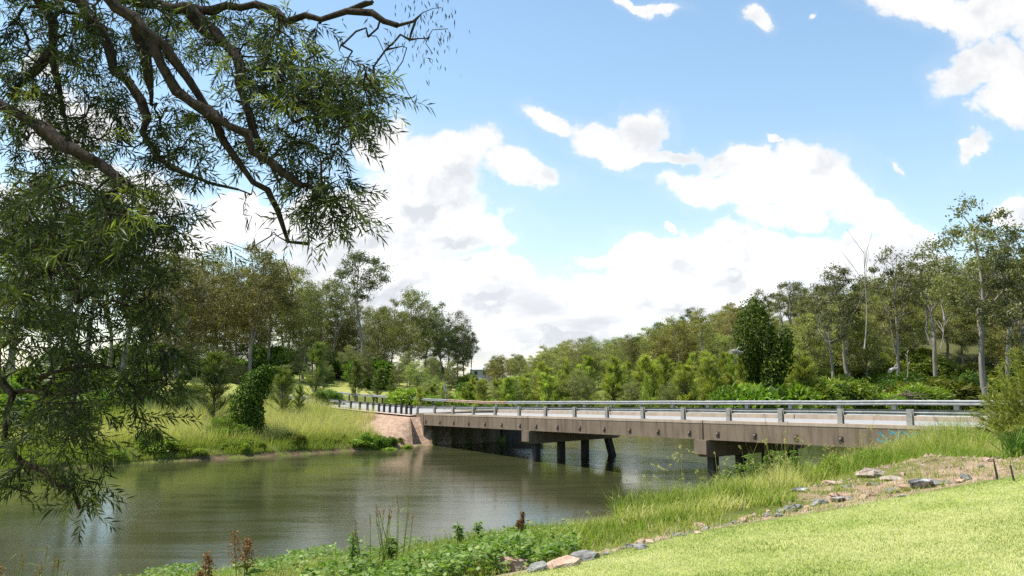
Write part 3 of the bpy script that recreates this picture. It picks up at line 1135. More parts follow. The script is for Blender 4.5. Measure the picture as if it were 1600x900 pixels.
def she_oak_mesh(seed, h=6.0, wid=0.26, n=5400):
    rng = np.random.default_rng(seed)
    tm, cm = MB(), MB()
    lean = rng.normal(size=2) * 0.04 * h
    tr = np.array([(lean[0] * t * t, lean[1] * t * t, h * t * 0.97 - 0.3 * (1 - t)) for t in np.linspace(0, 1, 8)])
    tm.tube(tr, np.linspace(0.016 * h, 0.004 * h, 8), 5)
    nb = 60
    per = n // nb
    for k in range(nb):
        t = 0.04 + 0.92 * rng.random() ** 0.9
        a = rng.random() * 2 * PI
        L = h * (wid * 0.95 * (1 - t) ** 0.85 * rng.uniform(0.35, 1.4) + 0.05)
        el = math.radians(rng.uniform(30, 70))
        d = np.array([math.cos(a) * math.cos(el), math.sin(a) * math.cos(el), math.sin(el)])
        p0 = np.array([lean[0] * t * t, lean[1] * t * t, h * t * 0.93])
        tm.tube([p0, p0 + d * L * 0.5, p0 + d * L * 0.95], [0.004 * h, 0.003 * h, 0.0012 * h], 3, caps=False)
        u = 0.15 + 0.85 * rng.random(per) ** 0.8
        b = p0 + d * (u * L)[:, None] + rng.normal(size=(per, 3)) * 0.07 * h / 6
        dd = d * 0.7 + rng.normal(size=(per, 3)) * 0.30 + np.array([0, 0, 0.55])
        tint = np.clip(rng.normal(0.45, 0.2, per) + 0.25 * (u - 0.5) + rng.normal() * 0.14, 0, 1)
        cm.leaves(b, dd, rng.uniform(0.30, 0.70, per) * h / 6, rng.uniform(0.02, 0.034, per) * h / 6, tint, rng=rng, droop=0.25)
    return tm, cm


def bush_mesh(seed, r=1.5, hh=1.0, n=3600, ll=0.2, lw=0.095, lobes=11, fill=0.75):
    rng = np.random.default_rng(seed)
    tm, cm = MB(), MB()
    for k in range(lobes):
        a = rng.random() * 2 * PI
        q = rng.random() ** 0.5 * 0.68 * r
        rr = r * rng.uniform(0.28, 0.52)
        zc = max(rr * 0.6, (hh * r * 1.45) * (1 - (q / r) ** 2 * 0.9) * rng.uniform(0.35, 0.85))
        c = np.array([math.cos(a) * q, math.sin(a) * q, zc])
        tm.tube([(c[0] * 0.2, c[1] * 0.2, -0.2), c * (0.6, 0.6, 0.5), c], [0.03 * r, 0.02 * r, 0.008 * r], 4, caps=False)
        m = n // lobes
        u = norm(rng.normal(size=(m, 3)) + np.array([0, 0, 0.25]))
        rad = rr * (fill + (1 - fill) * rng.random(m)) * (1 + 0.25 * rng.normal(size=m) * 0.5)
        p = c + u * rad[:, None] * (1, 1, 0.85)
        ok = p[:, 2] > 0.02
        p, u = p[ok], u[ok]
        m = len(p)
        d = u * 0.6 + rng.normal(size=(m, 3)) * 0.6 + np.array([0, 0, -0.15])
        sd = np.cross(u, d) + rng.normal(size=(m, 3)) * 0.3
        side = np.cross(d, sd)
        tint = np.clip(rng.normal(0.45, 0.2, m) + rng.normal() * 0.14, 0, 1)
        cm.leaves(p, d, ll * rng.uniform(0.7, 1.4, m), lw * rng.uniform(0.7, 1.3, m), tint, side=side, rng=rng)
    return tm, cm


def vine_mesh(seed, path, rad, n, ll=0.26, lw=0.20):
    """foliage wrapped round a leaning stump"""
    rng = np.random.default_rng(seed)
    path = np.asarray(path, float)
    tm, cm = MB(), MB()
    tm.tube(path, np.linspace(0.22, 0.08, len(path)), 6)
    t = rng.random(n) * (len(path) - 1)
    i = np.minimum(t.astype(int), len(path) - 2)
    f = (t - i)[:, None]
    c = path[i] * (1 - f) + path[i + 1] * f
    r = np.interp(t, np.arange(len(path)), rad)
    u = norm(rng.normal(size=(n, 3)))
    lump = 0.55 + 0.85 * fbm(u[:, 0] * 1.6 + c[:, 2] * 0.75 + 9, u[:, 1] * 1.6 + u[:, 2] * 1.2 + 4, seed, 3)
    p = c + u * (r * lump * (0.88 + 0.16 * rng.random(n)))[:, None]
    d = u * 0.5 + rng.normal(size=(n, 3)) * 0.5 + np.array([0, 0, -0.5])
    side = np.cross(d, np.cross(u, d) + rng.normal(size=(n, 3)) * 0.25)
    cm.leaves(p, d, ll * rng.uniform(0.7, 1.3, n), lw * rng.uniform(0.7, 1.3, n), np.clip(rng.normal(0.45, 0.22, n), 0, 1), side=side, rng=rng, shape=0.5)
    return tm, cm


class Kind:
    """one kind of plant; its meshes are shared by all copies"""

    def __init__(self, name, cat, h, mbs, mats, parts):
        self.name, self.cat, self.h = name, cat, (float(np.percentile(np.concatenate(mbs[1].v)[:, 2], 99.7)) if name == 'bush' else h)
        self.me = [mb.mesh(name + '_' + p, m, smooth=sm) for mb, m, (p, sm) in zip(mbs, mats, parts)]
        self.parts = [p for p, _ in parts]

    def put(self, x, y, h, label, group=None, rz=None, w=1.0, col=(1, 1, 1), z=None, rng=RNG, cat=None):
        s = h / self.h
        root = thing(self.name, label, cat or self.cat, (x, y, hz(x, y) - 0.05 if z is None else z),
                     rng.random() * 6.28 if rz is None else rz, group, (s * w, s * w, s))
        for me, p in zip(self.me, self.parts):
            o = bpy.data.objects.new(p, me)
            COL.objects.link(o)
            o.parent = root
            o.color = (col[0], col[1], col[2], 1)
        return root


TC = (('trunk', True), ('crown', False))
SF = (('stems', True), ('foliage', False))
gums = [Kind('gum_tree', 'tree', 20, gum_mesh(100 + k, 20, *a), (B_GUM, L_GUM), TC) for k, a in enumerate([
    (0.42, 4.6, 44), (0.50, 3.6, 36), (0.36, 5.2, 52), (0.58, 3.8, 34), (0.40, 4.2, 46), (0.62, 4.8, 36)])]
dense_gums = [Kind('gum_tree', 'tree', 20, gum_mesh(140 + k, 20, *a), (B_GUM, L_GUM), TC) for k, a in enumerate([
    (0.24, 6.6, 84, 200, 0.70), (0.30, 5.2, 76, 200, 0.66), (0.20, 4.6, 76, 190, 0.66)])]
oaks = [Kind('she_oak_sapling', 'tree', 6, she_oak_mesh(200 + k, 6, w), (B_DARK, L_CAS), TC) for k, w in enumerate([0.24, 0.30, 0.20, 0.27, 0.34])]
bushes = [Kind('bush', 'bush', 2.2, bush_mesh(300 + k, 1.5, *a), (B_DARK, L_BUSH), SF) for k, a in enumerate([
    (1.0,), (1.25, 4200), (0.8, 3400, 0.24, 0.13), (1.1, 4000, 0.28, 0.07)])]


def at_px(px, Y):
    """world x of an upright thing seen at picture column px and distance Y"""
    return (px - 800) / F * Y / math.cos(PITCH) * 1.0


def top_h(px, ytop, Y):
    x = P(px, ytop, Y)
    return x[0], x[2] - hz(x[0], Y)


# ------------------------------------------------------------------ left bank trees
GL = 'gum trees on the far left bank'
left = [
    (142, 228, 92, gums[0], 1.05, (0.95, 0.95, 0.95), 'tall gum with paired pale trunks behind the hanging foliage at the left', None),
    (158, 300, 94, gums[3], 1.0, (0.95, 0.95, 0.95), 'shorter pale gum leaning beside the tall paired gum at the left', None),
    (45, 262, 108, gums[4], 1.2, (0.9, 0.95, 0.9), 'broad gum furthest left, mostly hidden behind the dark near foliage', None),
    (208, 268, 104, gums[2], 0.95, (0.95, 0.95, 0.9), 'olive gum with a dark straight trunk just right of the paired pale gums', None),
    (568, 388, 172, gums[5], 0.95, (0.78, 0.85, 0.85), 'tallest dark gum rising above the left wood with a reddish bare trunk', None),
    (642, 447, 182, dense_gums[0], 0.95, (1.75, 1.75, 1.15), 'wide yellow-green gum with pale forked limbs at the right end of the left wood', None),
    (690, 470, 188, dense_gums[1], 0.9, (0.85, 0.95, 0.85), 'dark rounded gum touching the right side of the wide yellow-green gum', None),
    (716, 487, 192, dense_gums[2], 0.9, (0.8, 0.82, 0.8), 'dark brownish gum, last full crown at the right end of the left wood', None),
    (738, 512, 196, gums[1], 0.8, (0.9, 1.0, 0.95), 'thin small gum standing alone at the right tip of the left wood', None),
    (395, 380, 158, dense_gums[1], 1.05, (1.45, 1.3, 1.05), 'brown-green gum with a wide spreading crown and a many-forked pale trunk', None),
]
for (px, yt, Y, k, w, col, lab, g) in left:
    x, h = top_h(px, yt, Y)
    k.put(x, Y, h, lab, g, w=w, col=col)
rng = np.random.default_rng(21)
lw = [(286, 392, 150), (318, 400, 166), (345, 384, 172), (430, 392, 168), (455, 404, 185), (478, 420, 176), (500, 432, 192), (526, 440, 184), (545, 462, 196),
      (590, 478, 190), (612, 462, 198), (665, 476, 202), (370, 415, 200), (410, 425, 205), (302, 430, 205), (265, 400, 165), (240, 420, 150), (535, 480, 210), (480, 450, 215),
      (445, 455, 214), (600, 490, 214), (640, 485, 216), (700, 500, 214), (15, 380, 150), (90, 360, 150), (180, 380, 160), (725, 505, 216), (570, 470, 220), (350, 440, 220), (395, 455, 222)]
for q, (px, yt, Y) in enumerate(lw):
    x, h = top_h(px, yt, Y)
    k = (dense_gums[q % 3] if q % 3 != 1 else gums[(q * 5) % 6])
    t = rng.uniform(0.85, 1.1)
    k.put(x, Y, h, 'mid-height olive gum packed among others in the wood on the far left bank', 'gum trees packed in the left wood', w=rng.uniform(0.85, 1.2),
          col=(t * rng.uniform(1.0, 1.25) * 1.35, t * 1.38, t * 1.15))
for q in range(15):
    px = rng.uniform(60, 740)
    Y = rng.uniform(158, 215)
    x = at_px(px, Y)
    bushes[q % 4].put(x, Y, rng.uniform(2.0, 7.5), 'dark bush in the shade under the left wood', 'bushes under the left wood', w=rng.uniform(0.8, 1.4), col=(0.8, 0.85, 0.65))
for q in range(13):
    px = rng.uniform(230, 740)
    Y = rng.uniform(140, 160) if px < 480 else rng.uniform(158, 172)
    x = at_px(px, Y)
    bushes[q % 4].put(x, Y, rng.uniform(1.2, 2.8), 'green bush along the edge of the mown field below the left wood', 'bushes edging the mown field', w=1.2, col=(0.9, 0.95, 0.9))

for q in range(13):
    px = 225 + 30 * q + rng.uniform(-10, 10)
    Y = rng.uniform(215, 245)
    x = at_px(px, Y)
    dense_gums[q % 3].put(x, Y, rng.uniform(11, 15), 'dense gum at the back of the far left wood, seen between nearer trunks', 'gums at the back of the left wood', w=1.5, col=(1.0, 1.05, 0.9), z=hz(x, Y) - 2.5)
for q in range(12):
    px = rng.uniform(225, 480)
    Y = rng.uniform(165, 200)
    x = at_px(px, Y)
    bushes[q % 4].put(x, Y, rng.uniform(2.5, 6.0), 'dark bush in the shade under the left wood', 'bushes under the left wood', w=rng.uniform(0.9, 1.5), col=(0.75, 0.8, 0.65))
for q in range(22):
    px = rng.uniform(215, 740)
    Y = rng.uniform(150, 175)
    x = at_px(px, Y)
    b = rng.uniform(1.1, 1.6)
    dense_gums[q % 3].put(x, Y, rng.uniform(4.5, 8.5), 'young light green gum in front of the taller left wood', 'young gums in front of the left wood', w=rng.uniform(0.8, 1.3), col=(b * 1.1, b * 1.12, b * 0.9))

# ------------------------------------------------------------------ right hillside
def ridge(px):
    return np.interp(px, [700, 760, 800, 850, 900, 950, 1000, 1050, 1100, 1200, 1300, 1400, 1500, 1600, 1700],
                     [575, 562, 547, 540, 522, 518, 508, 492, 480, 447, 425, 400, 385, 350, 335])


big = [
    (1524, 312, 122, gums[0], 1.0, (1.5, 1.5, 1.3), 'tallest gum on the right hill, pale trunk forked low under an open crown'),
    (1592, 335, 118, gums[2], 0.85, (1.05, 1.05, 0.95), 'tall gum cut by the right edge of the view with white bare side limbs'),
    (1394, 378, 150, gums[4], 0.8, (1.15, 1.1, 0.9), 'slim gum with a narrow crown standing left of the tallest hillside gum'),
    (1320, 405, 158, gums[1], 1.1, (0.95, 0.92, 0.8), 'brownish gum with a pale slanting limb, above the right half of the bridge'),
    (1240, 436, 178, gums[5], 0.95, (1.0, 0.97, 0.85), 'open-crowned gum behind and right of the dark vine-draped tree'),
    (1182, 452, 190, gums[3], 0.9, (1.0, 1.0, 0.9), 'sparse gum showing its top just above the dark vine-draped tree'),
    (1075, 478, 235, gums[1], 1.2, (1.0, 1.0, 0.9), 'ragged gum breaking the skyline where the right ridge begins to climb'),
    (1455, 382, 165, gums[3], 1.1, (1.05, 1.0, 0.85), 'gum with a flat-topped crown between the slim gum and the tallest gum'),
    (1290, 430, 140, gums[0], 0.8, (0.95, 0.92, 0.8), 'gum with bare lower trunk beside the brownish gum above the bridge'),
    (1565, 350, 150, gums[4], 1.0, (0.95, 0.9, 0.8), 'dull brown gum tucked behind the tallest hillside gum on its right'),
]
for (px, yt, Y, k, w, col, lab) in big:
    x, h = top_h(px, yt, Y)
    k.put(x, Y, h, lab, None, w=w, col=col)
rng = np.random.default_rng(31)
n = 0
while n < 180:
    px = rng.uniform(755, 1640)
    Y = rng.uniform(125, 330) if px > 1150 else rng.uniform(170, 390)
    x = at_px(px, Y)
    if hz(x, Y) < 2.0:
        continue
    zt = P(px, float(ridge(px)) + abs(rng.normal()) * 10, Y)[2]
    h = min(rng.uniform(11, 20), zt - hz(x, Y))
    if h < 5:
        continue
    n += 1
    k = (gums[n % 6] if n % 5 < 1 else dense_gums[n % 3])
    b = rng.uniform(0.85, 1.2)
    k.put(x, Y, h, 'olive gum among the dense trees covering the right-hand hillside', 'gum trees covering the right hillside', w=rng.uniform(0.9, 1.35),
          col=(b * rng.uniform(1.6, 2.05), b * 1.75, b * rng.uniform(1.05, 1.35)))

# dead white trees
def dead_tree(px, yt, yb, Y, seed, lab, spread=0.3, base=None):
    r = np.random.default_rng(seed)
    top = P(px, yt, Y)
    bot = P(px if base is None else base, yb, Y)
    zb = bot[2]
    h = top[2] - zb
    root = thing('dead_tree', lab, 'tree', (bot[0], Y, zb))
    mb = MB()
    dx = top[0] - bot[0]
    tr = np.array([(dx * t + 0.02 * h * math.sin(6 * t), 0.02 * h * math.sin(5 * t + 1), h * t) for t in np.linspace(0, 1, 8)])
    mb.tube(tr, np.linspace(0.006 * h + 0.03, 0.015, 8), 6)
    for k in range(7):
        i = 3 + k % 4
        a = r.random() * 2 * PI
        L = h * spread * r.uniform(0.5, 1)
        e = tr[i] + np.array([math.cos(a) * L * 0.6, math.sin(a) * L * 0.6, L])
        m = (tr[i] + e) / 2 + r.normal(size=3) * 0.06 * L
        mb.tube([tr[i], m, e], [0.06, 0.045, 0.018], 4, caps=False)
    mb.build('trunk', B_DEAD, root, smooth=True)


dead_tree(1352, 372, 545, 138, 1, 'leafless grey tree with thin upright twigs standing before the right hillside', 0.4)
dead_tree(1478, 485, 545, 112, 2, 'short bleached dead tree with two crooked arms among dark bushes at the right', 0.5, 1470)
dead_tree(1418, 545, 590, 102, 3, 'white broken stump among the dark green bushes beyond the right half of the bridge', 0.15)
dead_tree(752, 590, 628, 104, 4, 'bare pale sapling stem leaning among the she-oaks beyond the road', 0.2, 748)
dead_tree(696, 600, 622, 96, 5, 'small forked dead stick behind the rail at the left end of the bridge', 0.6)


def log(px0, y0, px1, y1, Y, lab, r=0.2):
    a, b = P(px0, y0, Y), P(px1, y1, Y + 1.5)
    root = thing('fallen_log', lab, 'log', tuple((a + b) / 2))
    c = (a + b) / 2
    mb = MB()
    mb.tube([a - c, (a - c) * 0.3 + (0, 0, 0.12), b - c], [r, r * 0.85, r * 0.6], 7)
    mb.tube([(a - c) * 0.2, (a - c) * 0.2 + (0.5, 0, 0.8)], [r * 0.4, r * 0.15], 5)
    mb.build('log', B_DEAD, root, smooth=True)


log(1142, 550, 1160, 551, 106, 'pale fallen log caught in the bushes below the dark vine-draped tree', 0.3)
log(1390, 580, 1402, 576, 100, 'short white log end showing between dark bushes beyond the bridge', 0.25)

# ------------------------------------------------------------------ flats behind the bridge
x, h = top_h(1172, 462, 112)
tm, cm = vine_mesh(7, [(0, 0, 0), (0.1, 0, 4), (0, 0, 7.6), (0.2, 0, 10.6), (0.3, 0, 13.6)], [0.3, 0.45, 0.8, 2.3, 1.4], 9000, 0.30, 0.2)
k = Kind('vine_draped_tree', 'tree', 15.0, (tm, cm), (B_DARK, L_IVY), TC)
k.put(x, 112, h, 'tall dark green tree smothered in vines, darkest crown on the right slope', rz=0.3, col=(1.7, 1.6, 0.9))
x, h = top_h(1208, 500, 110)
tm, cm = vine_mesh(8, [(0, 0, 0), (0.3, 0, 3), (0.8, 0, 6), (1.4, 0, 8.5)], [0.2, 0.35, 1.1, 0.8], 4200, 0.28, 0.19)
k = Kind('vine_draped_tree', 'tree', 9.6, (tm, cm), (B_DARK, L_IVY), TC)
k.put(x - 1.2, 110, h, 'smaller vine-covered tree with overhanging top, right of the tall vine-smothered one', rz=0.0, col=(1.5, 1.45, 0.85))

rng = np.random.default_rng(41)
G = 'she-oak saplings on the flat beyond the road'
n = 0
while n < 125:
    px = rng.uniform(560, 1260)
    Y = rng.uniform(100, 150)
    x = at_px(px, Y)
    dn, df, ne, fa, dl = masks(np.array([x]), np.array([Y]))
    if not fa[0] or df[0] < 1.5:
        continue
    ymin = np.interp(px, [560, 640, 700, 760, 850, 970, 1050, 1260], [598, 600, 590, 578, 560, 546, 545, 540])
    zt = P(px, ymin + rng.random() ** 0.8 * 45, Y)[2]
    h = zt - hz(x, Y)
    if h < 1.8 or h > 11:
        continue
    n += 1
    b = rng.uniform(0.85, 1.3)
    oaks[n % 5].put(x, Y, h, 'feathery olive she-oak sapling in the thicket beyond the far guard rail', G, w=rng.uniform(0.6, 1.6), col=(b * 1.95, b * 1.85, b * 1.25))
for (px, Y, h, b) in ((1150, 108, 5.6, 1.0), (1178, 108.5, 7.2, 1.2), (1202, 107.5, 7.8, 1.3), (1228, 108, 6.8, 1.1), (1160, 105, 4.2, 1.4), (1190, 105, 4.6, 1.3), (1140, 109, 7.0, 0.9), (1216, 106, 4.6, 1.4)):
    bushes[int(px) % 4].put(at_px(px, Y), Y, h, 'bright bush at the foot of the two dark vine-covered trees', 'bright bushes below the vine-covered trees', w=0.9, col=(b * 1.1, b * 1.1, b * 0.8))
n = 0
while n < 34:
    px = rng.uniform(640, 1240)
    Y = rng.uniform(104, 150)
    x = at_px(px, Y)
    dn, df, ne, fa, dl = masks(x + np.zeros(1), Y + np.zeros(1))
    if not fa[0] or df[0] < 2:
        continue
    n += 1
    b = rng.uniform(1.2, 1.9)
    dense_gums[n % 3].put(x, Y, rng.uniform(3.5, 7.5), 'light green leafy young gum mixed into the she-oak thicket beyond the road', 'young gums in the she-oak thicket', w=rng.uniform(0.8, 1.5), col=(b * 1.1, b * 1.15, b * 0.8))
n = 0
while n < 85:
    px = rng.uniform(640, 1640)
    Y = rng.uniform(106, 138)
    x = at_px(px, Y)
    dn, df, ne, fa, dl = masks(np.array([x]), np.array([Y]))
    if not fa[0] or df[0] < 1.0:
        continue
    n += 1
    dark = px > 1290 and rng.random() < 0.55
    h = rng.uniform(2.0, 4.2) if px < 1200 else rng.uniform(2.6, 6.0)
    if px < 950:
        h *= 0.7
    if dark:
        bushes[n % 4].put(x, Y + 4, h * 1.25, 'dark green bush in the thicket at the foot of the right hillside', 'dark bushes at the foot of the right hill', w=1.15, col=(0.55, 0.62, 0.55))
    else:
        b = rng.uniform(0.9, 1.35)
        bushes[n % 4].put(x, Y, h, 'bright green bush on the flat between the bridge and the right hill', 'bright bushes beyond the bridge', w=1.2, col=(b * 1.5, b * 1.3, b * 0.85))
n = 0
while n < 84:
    px = rng.uniform(1120, 1660)
    Y = rng.uniform(126, 185)
    x = at_px(px, Y)
    n += 1
    b = rng.uniform(0.8, 1.4)
    bushes[n % 4].put(x, Y, rng.uniform(2.5, 6.0), 'shrub of the understorey between the trunks on the right hillside', 'shrubs under the gums of the right hill', w=1.5, col=(b * rng.uniform(1.0, 1.4), b, b * 0.8))
# dead brown brushwood in front of the bushes
c = P(1418, 618, 104)
root = thing('brushwood', 'tangle of brown dead branches in front of the bushes beyond the bridge', 'dead wood', c)
mb = MB()
r2 = np.random.default_rng(3)
for k in range(14):
    e = r2.normal(size=3) * (1.0, 0.6, 0.7)
    s = r2.normal(size=3) * 0.3
    mb.tube([s, (s + e) / 2 + r2.normal(size=3) * 0.15, e], [0.10, 0.07, 0.03], 5, caps=False)
mb.build('branches', B_DARK, root, smooth=True)

# ------------------------------------------------------------------ plants on the left bank
x, h = top_h(400, 571, 76)
h = max(h, 5.0)
tm, cm = vine_mesh(17, [(-0.25, 0, 0), (-0.45, 0, 1.4), (-0.45, 0, 2.8), (0.0, 0, 4.2), (0.75, 0, 5.2)], [0.95, 1.15, 1.15, 1.0, 0.55], 8000, 0.19, 0.14)
k = Kind('vine_covered_stump', 'stump', 5.6, (tm, cm), (B_DARK, L_IVY), TC)
k.put(x, 76, P(400, 571, 76)[2] - hz(x, 76), 'leafy vine-covered stump like a dark hooked column on the left bank', rz=0, col=(1.6, 1.55, 0.9))
oak_l = [(338, 545, 83, 0, 1.55, 0.8, 'largest olive she-oak on the left bank, left of the vine-covered stump'),
         (442, 566, 90, 1, 1.3, 1.1, 'feathery she-oak sapling just right of the vine-covered stump'),
         (495, 532, 118, 3, 1.2, 0.95, 'tallest sapling by the mown field, behind the left end of the approach rail'),
         (556, 560, 124, 0, 1.2, 0.85, 'olive sapling alone before the mown strip, over the approach rail'),
         (590, 574, 120, 2, 1.4, 0.75, 'small dark sapling beside the approach rail, right of the olive one'),
         (612, 585, 118, 4, 1.0, 0.9, 'lowest sapling by the approach rail, near the white guide post'),
         (280, 590, 86, 4, 1.6, 1.1, 'low spreading grey-green sapling nearest the hanging foliage on the left bank'),
         (468, 600, 92, 4, 1.2, 1.2, 'short bushy sapling in the golden grass left of the approach rail'),
         (420, 590, 100, 1, 1.2, 1.1, 'half-hidden sapling directly behind the vine-covered stump')]
for (px, yt, Y, k, w, b, lab) in oak_l:
    x, h = top_h(px, yt, Y)
    oaks[k].put(x, Y, max(h, 1.2), lab, w=w, col=(b, b * 1.02, b * 0.85))
for q, (px, Y, h, w) in enumerate([(372, 75, 2.5, 0.9), (350, 75.5, 2.0, 0.8), (388, 75, 1.6, 0.9), (360, 74, 1.4, 1.0), (336, 74.5, 1.5, 0.9), (606, 79.6, 1.2, 0.8), (592, 79.4, 1.0, 0.8), (618, 80.6, 0.9, 1.0), (575, 79, 1.3, 0.9), (250, 69, 1.7, 1.1), (300, 100, 2.2, 1.3), (232, 90, 2.6, 1.3), (525, 112, 2.4, 1.2), (505, 108, 2.4, 1.0),
                                (60, 72, 3.5, 1.5), (120, 74, 3.0, 1.5), (175, 84, 3.0, 1.4), (20, 80, 4.0, 1.4), (95, 95, 4.5, 1.3), (215, 100, 3.0, 1.4), (150, 105, 4.0, 1.5)]):
    x = at_px(px, Y)
    lab, g = ('bright green leafy bush at the foot of the vine-covered stump', None) if q == 0 else ('one of the small bright bushes around the foot of the vine-covered stump', 'bright bushes by the vine-covered stump') if q < 5 else ('small green bush on the pinkish slope beside the bridge end', 'bushes on the slope by the bridge end') if q < 9 else ('green bush growing from the grass of the far left bank', 'bushes in the grass of the left bank')
    bushes[q % 4].put(x, Y, h, lab, g, w=w, col=(1.25, 1.25, 0.75) if q < 9 else (1.0, 1.0, 0.8))
n = 0
while n < 48:                                             # low leafy clumps overhanging the far water line
    px = rng.uniform(0, 640)
    Y = np.interp(px, [0, 200, 440, 560, 650], [60, 66, 72.6, 78, 80]) + rng.uniform(0.2, 3.4)
    x = at_px(px, Y)
    b = rng.uniform(0.8, 1.4)
    bushes[n % 4].put(x, Y, rng.uniform(0.35, 0.75) * (1.5 if rng.random() < 0.15 else 1), 'low leafy clump hanging over the far water edge', 'leafy clumps along the far water edge', w=rng.uniform(1.2, 2.6), col=(b * rng.uniform(1.3, 1.9), b * 1.35, b * 0.9), z=hz(x, Y) - 0.15)
    n += 1


def grass_patch(name, lab, pts, h, w, tint, bend, seg=3, mat=L_GRASS, heads=0.0, rng=RNG):
    mb = MB()
    n = len(pts)
    d = np.column_stack([rng.normal(size=(n, 2)) * 0.22, np.ones(n)])
    mb.blades(pts, d, h, w, tint, bend, seg, rng)
    if heads > 0:
        k = int(n * heads)
        s = pts[rng.integers(0, n, k)] + rng.normal(size=(k, 3)) * (0.1, 0.1, 0)
        az = rng.random(k) * 2 * PI
        ht = np.median(h) * rng.uniform(1.0, 1.6, k)
        lean = rng.uniform(0.05, 0.35, k)
        for i in range(k):
            hd = np.array([math.cos(az[i]), math.sin(az[i]), 0]) * lean[i] * ht[i]
            p = [s[i], s[i] + hd * 0.35 + (0, 0, ht[i] * 0.6), s[i] + hd * 0.9 + (0, 0, ht[i] * 0.95), s[i] + hd * 1.35 + (0, 0, ht[i] * 1.0)]
            mb.tube(p, [0.004, 0.0035, 0.003, 0.002], 3, 0.85, caps=False)
            m = 16
            u = rng.random(m)[:, None]
            b = p[2] * (1 - u) + p[3] * u
            mb.leaves(b, rng.normal(size=(m, 3)) * 0.5 + hd / max(np.linalg.norm(hd), 0.01), 0.05, 0.012, rng.uniform(0.8, 1.0, m), rng=rng)
    o = mb.build(name, mat)
    tag(o, lab, 'grass', kind='stuff')
    return o


def on_ground(x, y, dz=-0.03):
    return np.column_stack([x, y, height(x, y) + dz])


# far left bank: tall golden grass
rng = np.random.default_rng(51)
N = 90000
px = rng.uniform(-40, 680, N)
Y = np.interp(px, [0, 200, 440, 560, 680], [60, 66, 72.6, 78, 81]) + 0.0 + 34 * rng.random(N) ** 1.7
x = at_px(px, Y)
dn, df, ne, fa, dl = masks(x, Y)
ii = ((x - BA[0]) * BE1[0] + (Y - BA[1]) * BE1[1]) / BSP
aa = (x - BA[0]) * BE2[0] + (Y - BA[1]) * BE2[1]
clump = fbm(x * 0.5, Y * 0.5, 61)
ok = fa & (df > -0.05) & ~((ii > -20) & (aa > -1.6) & (aa < BW + 1.5)) & ~((ii > -1.6) & (aa > -5)) & (rng.random(N) < 0.35 + 1.1 * sstep(0.35, 0.55, clump))
x, Y, df, clump = x[ok], Y[ok], df[ok], clump[ok]
n = len(x)
gold = fbm(x * 0.18, Y * 0.18, 71)
tint = np.clip(0.50 + 0.48 * sstep(0.24, 0.42, gold) * sstep(1.0, 4, df) + rng.normal(0, 0.14, n), 0, 1)
h = (0.55 + 1.25 * sstep(0.5, 4, df)) * rng.uniform(0.6, 1.25, n) * (0.7 + 0.6 * clump)
grass_patch('tall_grass', 'tall golden green grass covering the far left bank', on_ground(x, Y), h, rng.uniform(0.02, 0.045, n), tint, rng.uniform(0.1, 0.5, n), 2, rng=rng)
# flats beyond the bridge
N = 60000
px = rng.uniform(600, 1640, N)
Y = rng.uniform(93, 135, N)
x = at_px(px, Y)
dn, df, ne, fa, dl = masks(x, Y)
aa = (x - BA[0]) * BE2[0] + (Y - BA[1]) * BE2[1]
ok = fa & (df > 0.3) & (aa > BW + 1.5)
x, Y = x[ok], Y[ok]
n = len(x)
gold = fbm(x * 0.12, Y * 0.12, 77)
grass_patch('tall_grass', 'tall yellow green grass on the flat beyond the bridge', on_ground(x, Y), rng.uniform(0.7, 1.7, n), rng.uniform(0.03, 0.06, n),
            np.clip(0.25 + 0.5 * sstep(0.42, 0.6, gold) + rng.normal(0, 0.13, n), 0, 1), rng.uniform(0.1, 0.5, n), 2, rng=rng)

# small far things
p = P(750, 572, 300)
zb = hz(p[0], 300)
root = thing('house', 'small far house with a pale sheet roof at the end of the left wood', 'house', (p[0], 300, p[2] - 4.2))
mb = MB(); mb.box((-3.6, -2.5, -4), (3.6, 2.5, 3.0)); mb.build('wall', M_BRICK, root)
mb = MB()
mb.add([(-4.4, -3.2, 2.95), (4.4, -3.2, 2.95), (4.4, 3.2, 2.95), (-4.4, 3.2, 2.95), (-1.8, 0, 4.4), (1.8, 0, 4.4)], [[0, 1, 5, 4], [2, 3, 4, 5]])
mb.add([(-4.4, -3.2, 2.95), (4.4, -3.2, 2.95), (4.4, 3.2, 2.95), (-4.4, 3.2, 2.95), (-1.8, 0, 4.4), (1.8, 0, 4.4)], [[1, 2, 5], [3, 0, 4]])
mb.build('roof', M_ROOF, root)
for s in (-2.0, 1.2):
    mb = MB(); mb.box((s, -2.56, 1.0), (s + 1.1, -2.505, 2.2)); mb.build('window', M_GLASS, root)
x = at_px(317, 118)
root = thing('sign', 'small plain grey sign on two posts beside the mown field at the left', 'sign', (x, 118, P(317, 590, 118)[2]))
mb = MB(); mb.box((-0.5, -0.02, 0.95), (0.5, 0.02, 1.35)); mb.build('panel', M_GREY, root)
for s in (-0.42, 0.36):
    mb = MB(); mb.box((s, 0.022, -1.5), (s + 0.06, 0.08, 1.33)); mb.build('post', M_POST, root)

# ------------------------------------------------------------------ near bank
rng = np.random.default_rng(61)


